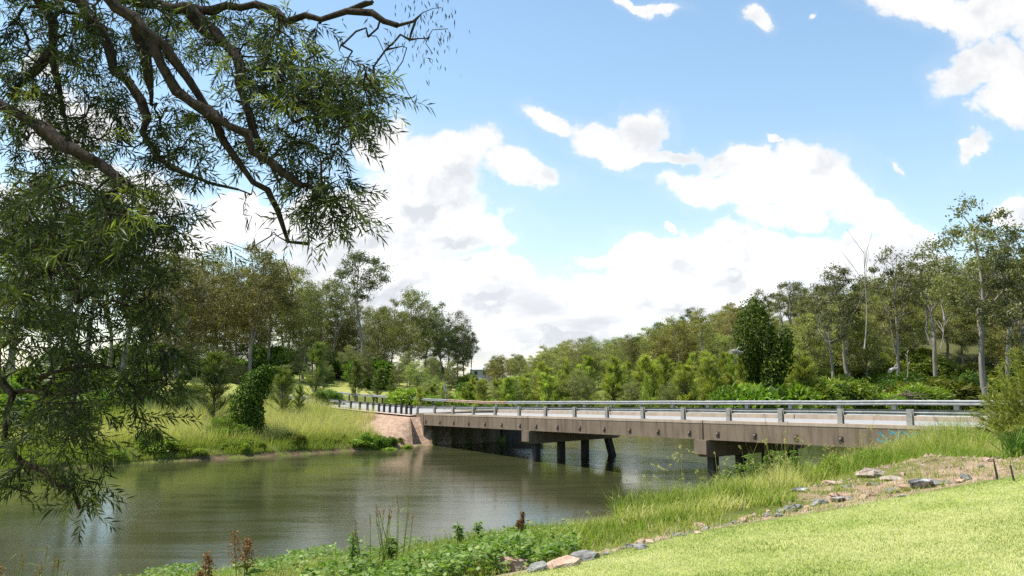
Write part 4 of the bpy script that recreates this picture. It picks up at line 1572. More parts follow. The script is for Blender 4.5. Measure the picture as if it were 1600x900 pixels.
def rock_mb(seed, sx, sy, sz, cuts=16, mat=0):
    r = np.random.default_rng(seed)
    bm = bmesh.new()
    bmesh.ops.create_icosphere(bm, subdivisions=4, radius=1.0)
    V = np.array([v.co[:] for v in bm.verts])
    Fc = np.array([[v.index for v in f.verts] for f in bm.faces])
    bm.free()
    for k in range(cuts):
        n = norm(r.normal(size=3))
        c = r.uniform(0.5, 0.85)
        d = V @ n
        V = V - np.maximum(0, d - c)[:, None] * n
    rough = fbm(V[:, 0] * 4 + seed, V[:, 1] * 4 + V[:, 2] * 4, seed % 50) - 0.5
    V = V * (1 + 0.26 * rough[:, None])
    mb = MB()
    mb.add(V * (sx, sy, sz), Fc)
    return mb


def rock_mat(name, a, b, c, sc=6.0):
    m, nt, out = new_mat(name)
    tc = nt.nodes.new('ShaderNodeTexCoord')
    oi = nt.nodes.new('ShaderNodeObjectInfo')
    n1 = noise(nt, tc.outputs['Object'], sc, 6, 0.65)
    n2 = noise(nt, tc.outputs['Object'], sc * 5, 4, 0.6)
    col = ramp(nt, n1, [(0.33, a), (0.5, b), (0.68, c)])
    col = mix(nt, math_(nt, 'MULTIPLY', n2, 0.4), col, tuple(v * 0.55 for v in b))
    hv = nt.nodes.new('ShaderNodeHueSaturation')
    nt.links.new(col, hv.inputs['Color'])
    nt.links.new(mrange(nt, oi.outputs['Random'], 0, 1, 0.7, 1.25, False), hv.inputs['Value'])
    bs = nn(nt, 'ShaderNodeBsdfPrincipled', {'Base Color': hv.outputs[0], 'Roughness': 0.9, 'Specular IOR Level': 0.2})
    bp = nn(nt, 'ShaderNodeBump', {'Height': n2, 'Strength': 0.5, 'Distance': 0.02})
    nt.links.new(bp.outputs[0], bs.inputs['Normal'])
    nt.links.new(bs.outputs[0], out.inputs[0])
    return m


R_GREY = rock_mat('grey_blue_stone', (0.10, 0.097, 0.092), (0.22, 0.215, 0.205), (0.35, 0.335, 0.315))
R_PINK = rock_mat('pinkish_stone', (0.26, 0.16, 0.11), (0.42, 0.29, 0.215), (0.55, 0.43, 0.34))
R_SLAB = rock_mat('weathered_slab_stone', (0.17, 0.13, 0.10), (0.32, 0.26, 0.21), (0.46, 0.39, 0.325), 2.0)
R_DARK = rock_mat('black_and_white_stone', (0.03, 0.03, 0.035), (0.10, 0.10, 0.105), (0.55, 0.54, 0.52), 3.0)


def ground_px(px, py):
    """where the picture ray meets the ground"""
    d = ray(px, py)
    t = np.exp(np.linspace(math.log(4), math.log(160), 1500))
    pts = np.array([0, 0, CAMZ]) + t[:, None] * d
    hh = height(pts[:, 0], pts[:, 1])
    i = int(np.argmax(pts[:, 2] < hh))
    return pts[i, 0], pts[i, 1], hh[i]


def rock(px, py, wpx, hr, mat, lab, group=None, seed=0, dr=0.8, sink=0.35):
    x, y, z = ground_px(px, py)
    s = wpx / 2 / F * math.hypot(x, y)
    r = np.random.default_rng(seed)
    mb = rock_mb(seed, s, s * dr, s * hr)
    o = mb.build('rock', mat)
    o.location = (x, y, z + s * hr * (1 - sink) * 0.6)
    o.rotation_euler = (r.normal() * 0.12, r.normal() * 0.12, r.normal() * 0.4)
    tag(o, lab, 'rock', group)


rock(803, 893, 66, 0.55, R_PINK, 'largest pinkish boulder at the bottom of the lawn edge stones', seed=1)
rock(842, 892, 40, 0.55, R_GREY, 'grey stone right beside the largest pinkish boulder', seed=2)
rock(880, 885, 62, 0.30, R_PINK, 'flat pinkish stone second from the boulder on the lawn edge', seed=3)
rock(915, 874, 60, 0.35, R_GREY, 'long pale grey stone up the lawn edge from the flat pinkish one', seed=4)
rock(1437, 762, 44, 0.42, R_DARK, 'black and white streaked rock on the bare earth above the lawn', seed=5)
rock(1462, 757, 26, 0.45, R_GREY, 'grey rock touching the right side of the black and white one', seed=6)
rock(1392, 771, 26, 0.5, R_GREY, 'blue-grey rock on the lawn edge left of the black and white one', seed=7)
rock(1308, 784, 24, 0.5, R_GREY, 'single pale blue-grey rock in the pink earth by the lawn edge', seed=8)
rock(1318, 746, 74, 0.30, R_SLAB, 'broadest flat pale rock of the broken ledge in the grassy bank below the bridge end', seed=9, dr=0.8, sink=0.75)
rock(1362, 743, 58, 0.34, R_SLAB, 'pale ledge rock immediately right of the broadest ledge rock', seed=19, dr=0.8, sink=0.8)
rock(1276, 757, 52, 0.30, R_SLAB, 'low ledge rock left of and below the broadest ledge rock', seed=10, dr=0.7, sink=0.75)
rock(1300, 757, 40, 0.34, R_PINK, 'pinkish ledge rock just under the broadest ledge rock', seed=29, dr=0.8, sink=0.8)
rock(1394, 751, 48, 0.34, R_SLAB, 'ledge rock at the right end of the broken pale ledge', seed=11, sink=0.7)
rock(1248, 768, 36, 0.34, R_DARK, 'dark stone at the lower left end of the broken pale ledge', seed=39, sink=0.7)
for q in range(24):
    px = rng.uniform(1215, 1600)
    py = np.interp(px, [1215, 1308, 1411, 1600], [802, 784, 766, 744]) - rng.random() ** 1.3 * np.interp(px, [1215, 1400, 1600], [14, 26, 34])
    rock(px, py, rng.uniform(8, 19), rng.uniform(0.4, 0.7), R_PINK if rng.random() < 0.7 else R_GREY, 'loose stone scattered on the bare earth above the lawn', 'loose stones on the bare earth', seed=300 + q, sink=0.6)
rock(1415, 765, 22, 0.4, R_PINK, 'small pink rock just left of the black and white one', seed=12)
edge = [(950, 866), (968, 862), (983, 858), (1000, 853), (1015, 851), (1028, 847), (1042, 843), (1056, 838), (1068, 837), (1080, 832), (1094, 829), (1108, 828), (1122, 823),
        (1136, 822), (1148, 818), (1160, 816), (1172, 812), (1184, 809), (1196, 808), (1206, 803), (1220, 803), (1234, 799), (1246, 797), (1260, 793), (1274, 791), (1290, 788),
        (1330, 782), (1350, 779), (1370, 775), (1490, 757), (1510, 753), (935, 872), (1003, 858), (1090, 835), (1155, 821), (1214, 808), (1265, 798), (1477, 752), (1405, 778)]
for q, (px, py) in enumerate(edge):
    rock(px + rng.normal() * 2, py - 1 + rng.normal() * 1.2, rng.uniform(9, 20) * (1.7 if rng.random() < 0.2 else 1), rng.uniform(0.4, 0.75), R_GREY if rng.random() < 0.55 else R_PINK,
         'small broken stone in the row along the lawn edge', 'small stones along the lawn edge', seed=100 + q, sink=0.55)

# two burnt stakes in the earth mound, a snapped stick
for px, y0, y1, lab in ((1556, 719, 750, 'taller burnt stake standing in the pink earth mound'), (1582, 728, 752, 'shorter burnt stake right of the taller one in the earth mound')):
    x, y, z = ground_px(px, y1)
    hh = (y1 - y0) / F * y
    root = thing('burnt_stake', lab, 'stake', (x, y, z - 0.1))
    mb = MB(); mb.tube([(0, 0, 0), (0.02, 0, hh * 0.5), (-0.01, 0.01, hh + 0.1)], [0.022, 0.018, 0.009], 6, lump=0.3, rng=rng)
    mb.build('stake', M_TIMBER, root)

# lawn blades
N = 560000
r_ = 3.8 + 16 * rng.random(N)
az = np.radians(rng.uniform(-28, 62, N))
x, y = r_ * np.sin(az), r_ * np.cos(az)
dn, df, ne, fa, dl = masks(x, y)
jag = (fbm(x * 1.3, y * 1.3, 5) - 0.5) * 0.5
ok = ne & (dl + jag * 0.25 < 0.08)
x, y = x[ok], y[ok]
n = len(x)
pat = fbm(x * 0.7, y * 1.6, 81) * 0.7 + fbm(x * 3, y * 3, 82) * 0.3
tint = np.clip(0.50 + 1.7 * (pat - 0.5) + rng.normal(0, 0.09, n), 0, 1)
grass_patch('lawn_grass', 'short sunlit mown lawn grass sloping up to the right', on_ground(x, y, -0.005), rng.uniform(0.022, 0.055, n), rng.uniform(0.005, 0.009, n), tint, rng.uniform(0.3, 0.9, n), 2, mat=L_LAWN, rng=rng)

N = 26000
az = np.radians(rng.uniform(-6, 40, N))
r_ = rng.uniform(6, 17, N)
x, y = r_ * np.sin(az), r_ * np.cos(az)
dn, df, ne, fa, dl = masks(x, y)
ed = ne & (np.abs(dl - 0.02) < 0.16) & (rng.random(N) < 0.2 + 0.9 * sstep(0.4, 0.6, fbm(x * 1.6, y * 1.6, 205)))
tf = ne & (dl < 0) & (fbm(x * 2.6, y * 2.6, 207) > 0.66)
ok = ed | tf
x, y, tf = x[ok], y[ok], tf[ok]
n = len(x)
grass_patch('lawn_grass', 'coarser longer grass in tufts on the lawn and along its ragged edge', on_ground(x, y, -0.005), np.where(tf, rng.uniform(0.04, 0.085, n), rng.uniform(0.05, 0.19, n)), rng.uniform(0.005, 0.009, n),
            np.clip(np.where(tf, 0.2, 0.4) + rng.normal(0, 0.12, n), 0, 1), rng.uniform(0.3, 1.0, n), 2, mat=L_LAWN, rng=rng)

# tall grass on the near bank, right half
N = 120000
px = rng.uniform(960, 1680, N)
Y = rng.uniform(13, 47, N)
x = at_px(px, Y)
dn, df, ne, fa, dl = masks(x, Y)
ii = ((x - BA[0]) * BE1[0] + (Y - BA[1]) * BE1[1]) / BSP
aa = (x - BA[0]) * BE2[0] + (Y - BA[1]) * BE2[1]
bw = bare_width(x)
cl = fbm(x * 0.55, Y * 0.55, 91)
edge_ = bw * (0.75 + 0.7 * fbm(x * 0.7, Y * 0.7, 95))
slab = slab_zone(x, Y)
ok = ne & (dl > edge_) & (dn > -0.5) & (aa < -0.2) & (rng.random(N) > slab * 0.8) & (rng.random(N) < 0.25 + 1.1 * sstep(0.33, 0.56, cl))
x, Y, dl, dn, cl, bw, slab = x[ok], Y[ok], dl[ok], dn[ok], cl[ok], bw[ok], slab[ok]
n = len(x)
tint = np.clip(0.30 + 0.55 * sstep(0.44, 0.62, fbm(x * 0.35, Y * 0.35, 93)) + 0.25 * (fbm(x * 1.5, Y * 1.5, 94) - 0.5) + rng.normal(0, 0.15, n), 0, 1)
tall = 0.95 * np.exp(-(((px[ok] - 1185) / 75) ** 2) - ((Y - 29.5) / 3.5) ** 2) + np.exp(-(((px[ok] - 1480) / 70) ** 2))
h = (0.22 + (0.62 + 0.45 * tall) * sstep(0, 8, dl - bw * 0.8)) * rng.uniform(0.45, 1.3, n) * (0.1 + 1.9 * cl) * (1 - 0.8 * slab)
grass_patch('tall_grass', 'long bright green grass with seed stalks on the near bank below the bridge', on_ground(x, Y), h, rng.uniform(0.012, 0.024, n), tint, rng.uniform(0.25, 1.0, n), 3, heads=0.009, rng=rng)

for q in range(26):
    px = rng.uniform(1060, 1420)
    Y = rng.uniform(22, 36)
    x = at_px(px, Y)
    dn_, _, ne_, _, dl_ = masks(np.array([x]), np.array([Y]))
    if not ne_[0] or dn_[0] < 1 or slab_zone(np.array([x]), np.array([Y]))[0] > 0.2:
        continue
    b = rng.uniform(1.0, 1.6)
    bushes[q % 4].put(x, Y, rng.uniform(0.6, 1.25), 'leafy bright weed clump in the long grass of the near bank', 'weed clumps in the near bank grass', w=rng.uniform(0.6, 1.1), col=(b * 1.3, b * 1.2, b * 0.8), cat='weed')
# gravel and clods on the bare earth, sparse short tufts
N = 9000
px = rng.uniform(880, 1680, N)
Y = rng.uniform(9, 23, N)
x = at_px(px, Y)
dn, df, ne, fa, dl = masks(x, Y)
ok = ne & (dl > 0.05) & (dl < bare_width(x) * 1.1 + 2.5 * slab_zone(x, Y)) & (rng.random(N) < 0.25 + 0.9 * sstep(0.42, 0.6, fbm(x * 1.2, Y * 1.2, 191)))
x, Y = x[ok], Y[ok]
mb = MB()
base = np.array([(1, 0, 0), (0, 1, 0), (-1, 0, 0), (0, -1, 0), (0, 0, 0.8), (0.5, 0.5, -0.3)])
tri = np.array([(0, 1, 4), (1, 2, 4), (2, 3, 4), (3, 0, 4)])
for (gx, gy, gz) in on_ground(x, Y, 0.0):
    s_ = 0.018 * (1 + 2.2 * rng.random() ** 5) * rng.uniform(0.6, 1.5)
    a = rng.random() * 6.28
    V = base[:5] * rng.uniform(0.6, 1.4, (5, 3)) * s_
    mb.add(np.column_stack([gx + V[:, 0] * math.cos(a) - V[:, 1] * math.sin(a), gy + V[:, 0] * math.sin(a) + V[:, 1] * math.cos(a), gz + V[:, 2]]), tri, rng.random())
tag(mb.build('gravel', R_PINK), 'loose gravel and clods on the bare pinkish earth above the lawn', 'gravel', kind='stuff')
ok = rng.random(len(x)) < 0.28
x, Y = x[ok], Y[ok]
k_ = 14
x = np.repeat(x, k_) + rng.normal(0, 0.07, len(x) * k_)
Y = np.repeat(Y, k_) + rng.normal(0, 0.07, len(Y) * k_)
n = len(x)
grass_patch('sparse_grass', 'sparse short tufts of grass on the bare earth above the lawn', on_ground(x, Y), rng.uniform(0.06, 0.24, n), rng.uniform(0.006, 0.012, n), np.clip(rng.normal(0.45, 0.2, n), 0, 1), rng.uniform(0.4, 1.0, n), 2, rng=rng)
# mixed weeds along the foot of the view
N = 80000
px = rng.uniform(-60, 1120, N)
Y = 8.5 + 22 * rng.random(N) ** 1.3
x = at_px(px, Y)
dn, df, ne, fa, dl = masks(x, Y)
cl = fbm(x * 0.8, Y * 0.8, 97)
ok = ne & (dl > bare_width(x) * (0.8 + 0.5 * cl)) & (dn > 0.2) & (rng.random(N) < 0.3 + 0.9 * sstep(0.35, 0.55, cl))
x, Y, cl, dl = x[ok], Y[ok], cl[ok], dl[ok]
n = len(x)
h = rng.uniform(0.12, 0.40, n) * (0.45 + 0.8 * cl) * sstep(-0.2, 1.5, dl)
grass_patch('weed_grass', 'bright green grass and weeds along the near water edge', on_ground(x, Y), h, rng.uniform(0.008, 0.018, n),
            np.clip(0.25 + 0.55 * sstep(0.45, 0.65, fbm(x * 0.6, Y * 0.6, 99)) + rng.normal(0, 0.14, n), 0, 1), rng.uniform(0.25, 0.8, n), 3, heads=0.004, rng=rng)
N = 46000
px = rng.uniform(60, 900, N)
Y = 9.0 + 14 * rng.random(N) ** 1.2
x = at_px(px, Y)
dn, df, ne, fa, dl = masks(x, Y)
cl = fbm(x * 0.7 + 3, Y * 0.7, 121)
mound = np.clip(sstep(0.40, 0.62, cl) + 1.3 * np.exp(-(((px - 255) / 95) ** 2) - ((Y - 12.0) / 1.6) ** 2), 0, 1.5)
ok = ne & (dl > 0.6) & (dn > 0.3) & (rng.random(N) < mound * 1.2)
x, Y, mound = x[ok], Y[ok], mound[ok]
n = len(x)
mb = MB()
b = on_ground(x, Y) + np.column_stack([np.zeros(n), np.zeros(n), np.where(mound > 1.0, 0.34, 0.20) * mound * rng.random(n) ** 0.4])
d = np.column_stack([rng.normal(size=(n, 2)), rng.uniform(-0.3, 0.5, n)])
side = np.column_stack([rng.normal(size=(n, 2)) * 0.5, np.ones(n)])
mb.leaves(b, d, rng.uniform(0.05, 0.12, n), rng.uniform(0.04, 0.085, n), np.clip(rng.normal(0.5, 0.22, n), 0, 1), side=np.cross(d, np.cross(side, d)) * 1.0, rng=rng, shape=0.4)
tag(mb.build('leafy_ground_cover', L_WEED), 'mounded broad-leaved creeper along the bottom of the near bank', 'ground cover', kind='stuff')


def stalk_plant(name, px, pt, Y, lab, kind, seed, cat='plant', group=None):
    r = np.random.default_rng(seed)
    x = at_px(px, Y)
    z = hz(x, Y)
    top = P(px, pt, Y)[2]
    h = max(0.5, top - z)
    root = thing(name, lab, cat, (x, Y, z - 0.03), 0, group)
    st, lf = MB(), MB()
    ns = {'dock': 3, 'leafy': 3, 'stalks': 9}[kind]
    for k in range(ns):
        a = r.random() * 2 * PI
        sp = (0.10 if kind != 'stalks' else 0.28) * h
        e = np.array([math.cos(a) * sp, math.sin(a) * sp, h * (1 if k == 0 else r.uniform(0.65, 0.95))])
        b0 = np.array([math.cos(a), math.sin(a), 0]) * 0.05 * (3 if kind == 'stalks' else 1)
        pts = [b0, b0 + (e - b0) * 0.5 + r.normal(size=3) * 0.02 * h, e]
        st.tube(pts, [0.008, 0.006, 0.003], 4, 0.5, caps=False)
        hd = MB()
        if kind == 'dock':
            m = 240
            t = 0.62 + 0.38 * r.random(m)
            p = np.array(pts[1])[None] + (e - pts[1])[None] * ((t - 0.5) * 2)[:, None] + r.normal(size=(m, 3)) * 0.05 * h * (1.25 - t)[:, None] * 2.0
            hd.leaves(p, r.normal(size=(m, 3)), 0.028, 0.024, r.random(m), rng=r)
        if kind == 'stalks':
            m = 34
            t = 0.84 + 0.16 * r.random(m)
            p = np.array(pts[1])[None] + (e - pts[1])[None] * ((t - 0.5) * 2)[:, None]
            hd.leaves(p, r.normal(size=(m, 3)) * 0.4 + (0, 0, 1), 0.035, 0.009, 0.6 + 0.4 * r.random(m), rng=r)
        if hd.v:
            hd.build('seed_head', L_DOCK, root)
        big = kind == 'leafy' and seed >= 60
        m = {'dock': 16, 'leafy': 130 if big else 60, 'stalks': 4}[kind]
        t = r.random(m) * (0.55 if kind == 'dock' else 0.98)
        p = b0 + (e - b0) * t[:, None]
        d = np.column_stack([r.normal(size=(m, 2)), r.uniform(-0.1, 0.6, m)])
        L = {'dock': 0.28, 'leafy': 0.26 if big else 0.13, 'stalks': 0.3}[kind]
        lf.leaves(p, d, L * r.uniform(0.6, 1.2, m), L * (0.28 if kind != 'stalks' else 0.05) * r.uniform(0.7, 1.2, m), np.clip(r.normal(0.5, 0.2, m), 0, 1), side=np.tile((0, 0, 1.0), (m, 1)) + r.normal(size=(m, 3)) * 0.3, rng=r, droop=0.25)
    st.build('stem', L_GRASS if kind == 'stalks' else L_WEED, root)
    lf.build('foliage', L_WEED, root)


stalk_plant('dock_plant', 392, 826, 11.5, 'largest dock with rust-red seed heads at the bottom of the view', 'dock', 1)
stalk_plant('dock_plant', 338, 862, 12.0, 'low dock with rusty seed heads left of the largest one', 'dock', 2)
stalk_plant('dock_plant', 14, 880, 11.0, 'rusty dock in the bottom left corner of the view', 'dock', 3)
stalk_plant('dock_plant', 812, 824, 15.0, 'single dock with a red-brown head before the pale water near the middle', 'dock', 4)
stalk_plant('leafy_weed', 750, 816, 14.5, 'tallest leafy green weed rising before the pale water near the middle', 'leafy', 5)
stalk_plant('leafy_weed', 722, 838, 14.5, 'shorter leafy weed to the left of the tallest leafy weed', 'leafy', 6)
stalk_plant('leafy_weed', 565, 826, 13.0, 'leafy weed left of the tall brown grass stalks', 'leafy', 7)
stalk_plant('leafy_weed', 618, 832, 13.5, 'leafy weed growing inside the tall brown grass stalks', 'leafy', 8)
stalk_plant('grass_stalks', 625, 768, 13.0, 'tallest clump of brown seeding grass stalks before the water', 'stalks', 9, 'grass')
stalk_plant('grass_stalks', 590, 790, 13.0, 'clump of brown seeding stalks left of the tallest stalks', 'stalks', 10, 'grass')
stalk_plant('grass_stalks', 1010, 768, 27.0, 'slender seeding stalks where the right bank bends to the water', 'stalks', 11, 'grass')
stalk_plant('grass_stalks', 945, 790, 24.0, 'low drooping seeding stalks left of the slender ones on the right bank', 'stalks', 12, 'grass')
stalk_plant('grass_stalks', 55, 850, 12.0, 'thin green-brown grass stalks at the bottom left before the water', 'stalks', 13, 'grass')
stalk_plant('grass_stalks', 100, 845, 12.5, 'thin grass stalks between the bottom left corner and the creeper mound', 'stalks', 14, 'grass')
stalk_plant('grass_stalks', 1190, 655, 33.0, 'tall yellow seeding stalks standing in front of the right bridge pier', 'stalks', 15, 'grass')
stalk_plant('grass_stalks', 1215, 640, 33.0, 'tallest seeding stalks reaching over the bridge face by the right pier', 'stalks', 16, 'grass')
stalk_plant('grass_stalks', 1340, 690, 27.0, 'seeding stalks rising in front of the bridge face above the slab rock', 'stalks', 17, 'grass')

for q, (px, pt) in enumerate([(1118, 742), (1135, 728), (1150, 716), (1166, 708), (1182, 702), (1200, 706), (1222, 700), (1240, 712), (1256, 722), (1098, 752), (1075, 768), (1270, 730), (1360, 716), (1385, 704)]):
    stalk_plant('leafy_weed', px, pt, 29.0 + (q % 4) * 0.9, 'tall leafy weed standing in the long grass in front of the right bridge pier', 'leafy', 60 + q, 'plant', 'tall weeds in front of the right pier')

# strap-leaved clump and feathery bush at the right edge
x = at_px(1578, 19.5)
root = thing('strap_leaved_plant', 'dark green strap-leaved clump on the earth mound at the right', 'plant', (x, 19.5, hz(x, 19.5)))
mb = MB()
n = 220
mb.blades(np.column_stack([rng.normal(size=(n, 2)) * 0.14, np.zeros(n)]), np.column_stack([rng.normal(size=(n, 2)) * 0.35, np.ones(n)]), rng.uniform(0.5, 1.05, n), 0.035, np.clip(rng.normal(0.25, 0.15, n), 0, 1), rng.uniform(0.2, 0.7, n), 4, rng)
mb.build('foliage', L_WEED, root)


def frond_bush(px, pt, Y, lab, seed, wid):
    r = np.random.default_rng(seed)
    x = at_px(px, Y)
    z = hz(x, Y)
    h = P(px, pt, Y)[2] - z
    root = thing('feathery_bush', lab, 'bush', (x, Y, z - 0.05))
    st, lf = MB(), MB()
    for k in range(150):
        a = r.random() * 2 * PI
        q = r.random() ** 0.6
        tip = np.array([math.cos(a) * wid * q, math.sin(a) * wid * q, h * (1 - 0.55 * q * q) * r.uniform(0.55, 1.05)])
        b0 = np.array([math.cos(a), math.sin(a), 0]) * 0.2 * q
        mid = (b0 + tip) * 0.5 + np.array([0, 0, 0.18 * h])
        t = np.linspace(0, 1, 7)[:, None]
        pts = (1 - t) ** 2 * b0 + 2 * t * (1 - t) * mid + t * t * tip
        st.tube(pts, np.linspace(0.014, 0.003, 7), 3, caps=False)
        m = 300
        u = 0.15 + 0.85 * r.random(m)
        p = ((1 - u) ** 2)[:, None] * b0 + (2 * u * (1 - u))[:, None] * mid + (u * u)[:, None] * tip
        tg = norm(2 * (1 - u)[:, None] * (mid - b0) + 2 * u[:, None] * (tip - mid))
        d = tg * 0.9 + r.normal(size=(m, 3)) * 0.4
        lf.leaves(p, d, r.uniform(0.12, 0.26, m), r.uniform(0.012, 0.02, m), np.clip(r.normal(0.5, 0.22, m), 0, 1), rng=r, droop=0.2)
    st.build('stems', B_DARK, root, smooth=True)
    lf.build('foliage', L_FROND, root)


frond_bush(1606, 536, 24, 'yellow-green feathery bush cut by the right edge in front of the bridge end', 31, 2.0)
frond_bush(1690, 525, 27, 'feathery bush mostly outside the right edge, behind the yellow-green one', 32, 1.6)

# ------------------------------------------------------------------ the near tree at the left
def near_tree():
    r = np.random.default_rng(77)
    bx, by = -6.2, 7.4
    bz_ = hz(bx, by)
    root = thing('weeping_tree', 'large rough-barked tree at the left whose branches and narrow leaves overhang the view', 'tree', (bx, by, bz_))
    O = np.array([bx, by, bz_])

    def L(pts, Y0, Y1, r0, r1, start=None):
        q = [P(px, py, Y0 + (Y1 - Y0) * k / max(1, len(pts) - 1)) - O for k, (px, py) in enumerate(pts)]
        if start is not None:
            q = [np.array(start) - O] + q
        # refine with small kinks
        q = np.array(q)
        out = []
        for a, b in zip(q[:-1], q[1:]):
            d = np.linalg.norm(b - a)
            m = max(1, int(d / 0.14))
            for j in range(m):
                out.append(a + (b - a) * j / m + (r.normal(size=3) * (0.010 + 0.22 * r0) if j else 0))
        out.append(q[-1])
        out = np.array(out)
        return out, np.linspace(r0, r1, len(out)) * (1 + 0.13 * (vnoise(np.arange(len(out)) * 0.8, np.full(len(out), Y0 * 9.7), 3) - 0.5) * 2)
    crotch = (-5.6, 7.2, 11.2)
    trunk = [np.array([0, 0, -0.4]), np.array([0.1, 0, 1.5]), np.array([0.25, -0.1, 3.4]), np.array(crotch) - O, np.array(crotch) - O + (0.5, 0.3, 2.2)]
    limbs = [
        L([(165, -10), (227, 50), (267, 87), (293, 123), (317, 160), (337, 193), (367, 245), (395, 284), (418, 296), (434, 329), (450, 378), (483, 381)], 6.4, 6.6, 0.085, 0.014, crotch),
        L([(238, 62), (252, 103), (277, 143), (327, 177), (355, 195), (394, 236), (439, 267), (472, 291)], 6.42, 6.3, 0.05, 0.03),
        L([(105, -10), (160, 43), (173, 83), (200, 127), (220, 157), (230, 187), (243, 242), (287, 270), (333, 287), (372, 296)], 7.0, 6.8, 0.085, 0.010, crotch),
        L([(55, -5), (83, 33), (83, 77), (90, 127), (103, 190), (106, 215)], 7.2, 7.2, 0.075, 0.015, crotch),
        L([(83, 77), (57, 110), (28, 135), (15, 150)], 7.2, 7.0, 0.05, 0.012),
        L([(213, 43), (227, 87), (237, 147), (236, 165)], 6.9, 7.0, 0.055, 0.012),
        L([(180, -4), (267, 13), (333, 17), (400, 7), (430, 18), (501, 31), (541, 18), (581, 20), (621, 40)], 7.2, 6.5, 0.07, 0.022, crotch),
        L([(541, 18), (572, 6), (582, 4)], 6.9, 6.9, 0.03, 0.02),
        L([(300, 20), (350, 67), (370, 87), (377, 120), (399, 138), (439, 164), (461, 191)], 7.0, 6.7, 0.075, 0.018),
        L([(377, 110), (382, 160), (395, 205), (420, 250), (436, 285)], 6.9, 6.6, 0.045, 0.012),
        L([(-60, 135), (0, 163), (67, 200), (133, 243), (204, 297)], 6.6, 6.2, 0.075, 0.045, (-5.9, 7.2, 9.6)),
        L([(-50, 470), (40, 443), (100, 403), (133, 380), (190, 368)], 7.0, 7.0, 0.045, 0.012, (-5.95, 7.3, 7.2)),
        L([(-50, 476), (0, 467), (67, 457), (127, 450), (152, 438)], 6.2, 6.2, 0.022, 0.010, (-5.95, 7.3, 7.3)),
        L([(-50, 500), (0, 500), (50, 507), (92, 517)], 6.8, 6.6, 0.05, 0.03, (-5.98, 7.3, 7.0)),
        L([(-50, 560), (0, 593), (20, 617), (10, 647), (7, 690), (33, 720), (70, 737), (83, 757), (113, 763), (125, 795)], 6.2, 6.0, 0.055, 0.012, (-6.0, 7.3, 6.9)),
        L([(20, 613), (43, 610), (110, 617)], 6.2, 6.1, 0.018, 0.008),
        L([(-40, 745), (0, 757), (47, 770)], 6.3, 6.2, 0.016, 0.008, (-6.0, 7.3, 6.4)),
        L([(60, 590), (110, 575), (150, 570), (200, 585)], 6.6, 6.4, 0.02, 0.008),
    ]
    # foliage: where the leaves hang in the picture (centre, radii, number, depth range)
    reg = [
        (70, 40, 110, 60, 75, 6.4, 8.4), (190, 40, 100, 60, 60, 6.6, 8.6), (300, 45, 90, 55, 50, 6.6, 8.2), (30, 130, 70, 80, 50, 6.4, 8.2), (130, 120, 90, 80, 50, 6.8, 8.4),
        (415, 60, 70, 50, 44, 6.3, 7.6), (475, 110, 85, 50, 58, 6.0, 7.4), (545, 135, 52, 42, 36, 6.0, 7.0), (430, 140, 70, 50, 34, 6.3, 7.4), (505, 172, 60, 30, 30, 6.1, 7.0),
        (588, 138, 26, 20, 10, 6.0, 6.6), (578, 178, 16, 18, 5, 6.1, 6.5), (540, 215, 24, 18, 9, 6.1, 6.6),
        (380, 200, 70, 40, 26, 6.4, 7.4), (440, 230, 55, 30, 20, 6.3, 7.0), (505, 290, 26, 34, 20, 6.2, 6.7), (535, 330, 20, 26, 12, 6.2, 6.6), (480, 330, 36, 26, 10, 6.2, 6.7), (500, 275, 40, 26, 10, 6.2, 6.8),
        (180, 190, 110, 45, 36, 6.6, 8.0), (280, 200, 60, 50, 20, 6.6, 7.8), (60, 220, 80, 50, 36, 6.4, 8.0), (290, 250, 60, 40, 14, 6.5, 7.4),
        (110, 330, 120, 60, 100, 5.2, 7.2), (220, 330, 65, 55, 80, 5.8, 7.2), (60, 420, 90, 70, 80, 5.0, 7.4), (170, 430, 80, 70, 95, 5.9, 7.6), (240, 440, 36, 60, 48, 5.9, 6.8), (30, 330, 50, 50, 38, 5.0, 7.0),
        (60, 530, 80, 60, 60, 5.0, 7.2), (150, 540, 70, 45, 40, 6.0, 7.2), (235, 545, 34, 55, 36, 5.8, 6.5), (215, 620, 26, 45, 22, 5.8, 6.4), (245, 590, 22, 30, 12, 5.8, 6.3),
        (100, 640, 70, 45, 44, 5.2, 6.6), (40, 670, 40, 50, 24, 5.9, 7.0), (135, 690, 36, 34, 16, 5.9, 6.5), (128, 770, 20, 34, 11, 5.9, 6.3), (160, 790, 6, 12, 2, 5.9, 6.1), (70, 720, 50, 30, 10, 5.9, 6.6), (20, 740, 26, 30, 6, 6.0, 6.6),
        (285, 345, 22, 12, 5, 5.9, 6.4), (370, 372, 12, 6, 2, 6.2, 6.4),
    ]
    at, right = [], []
    for (cx, cy, rx, ry, n, y0, y1) in reg:
        for k in range(int(n * ((0.56 if cx < 130 else 0.46) if cy > 280 and cx < 260 else 0.85))):
            a = r.random() * 2 * PI
            q = r.random() ** 0.5
            at.append(P(cx + math.cos(a) * q * rx * 1.08, cy + math.sin(a) * q * ry, r.uniform(y0, y1)) - O + r.normal(size=3) * 0.06)
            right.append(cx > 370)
    # the rest of the crown, above and to the left of the view
    for k in range(330):
        p = np.array([r.uniform(-9.5, -3.4), r.uniform(4.2, 9.2), r.uniform(10.9, 13.6)])
        if p[0] < -6 and r.random() < 0.6:
            p[2] = r.uniform(7.5, 11.5)
        if p[0] > -0.66 * p[1] and p[2] < 7 + 0.50 * p[1]:
            continue
        at.append(p - O)
        right.append(False)
    # thin twigs hanging down from the limbs, few leaves on them
    hang = []
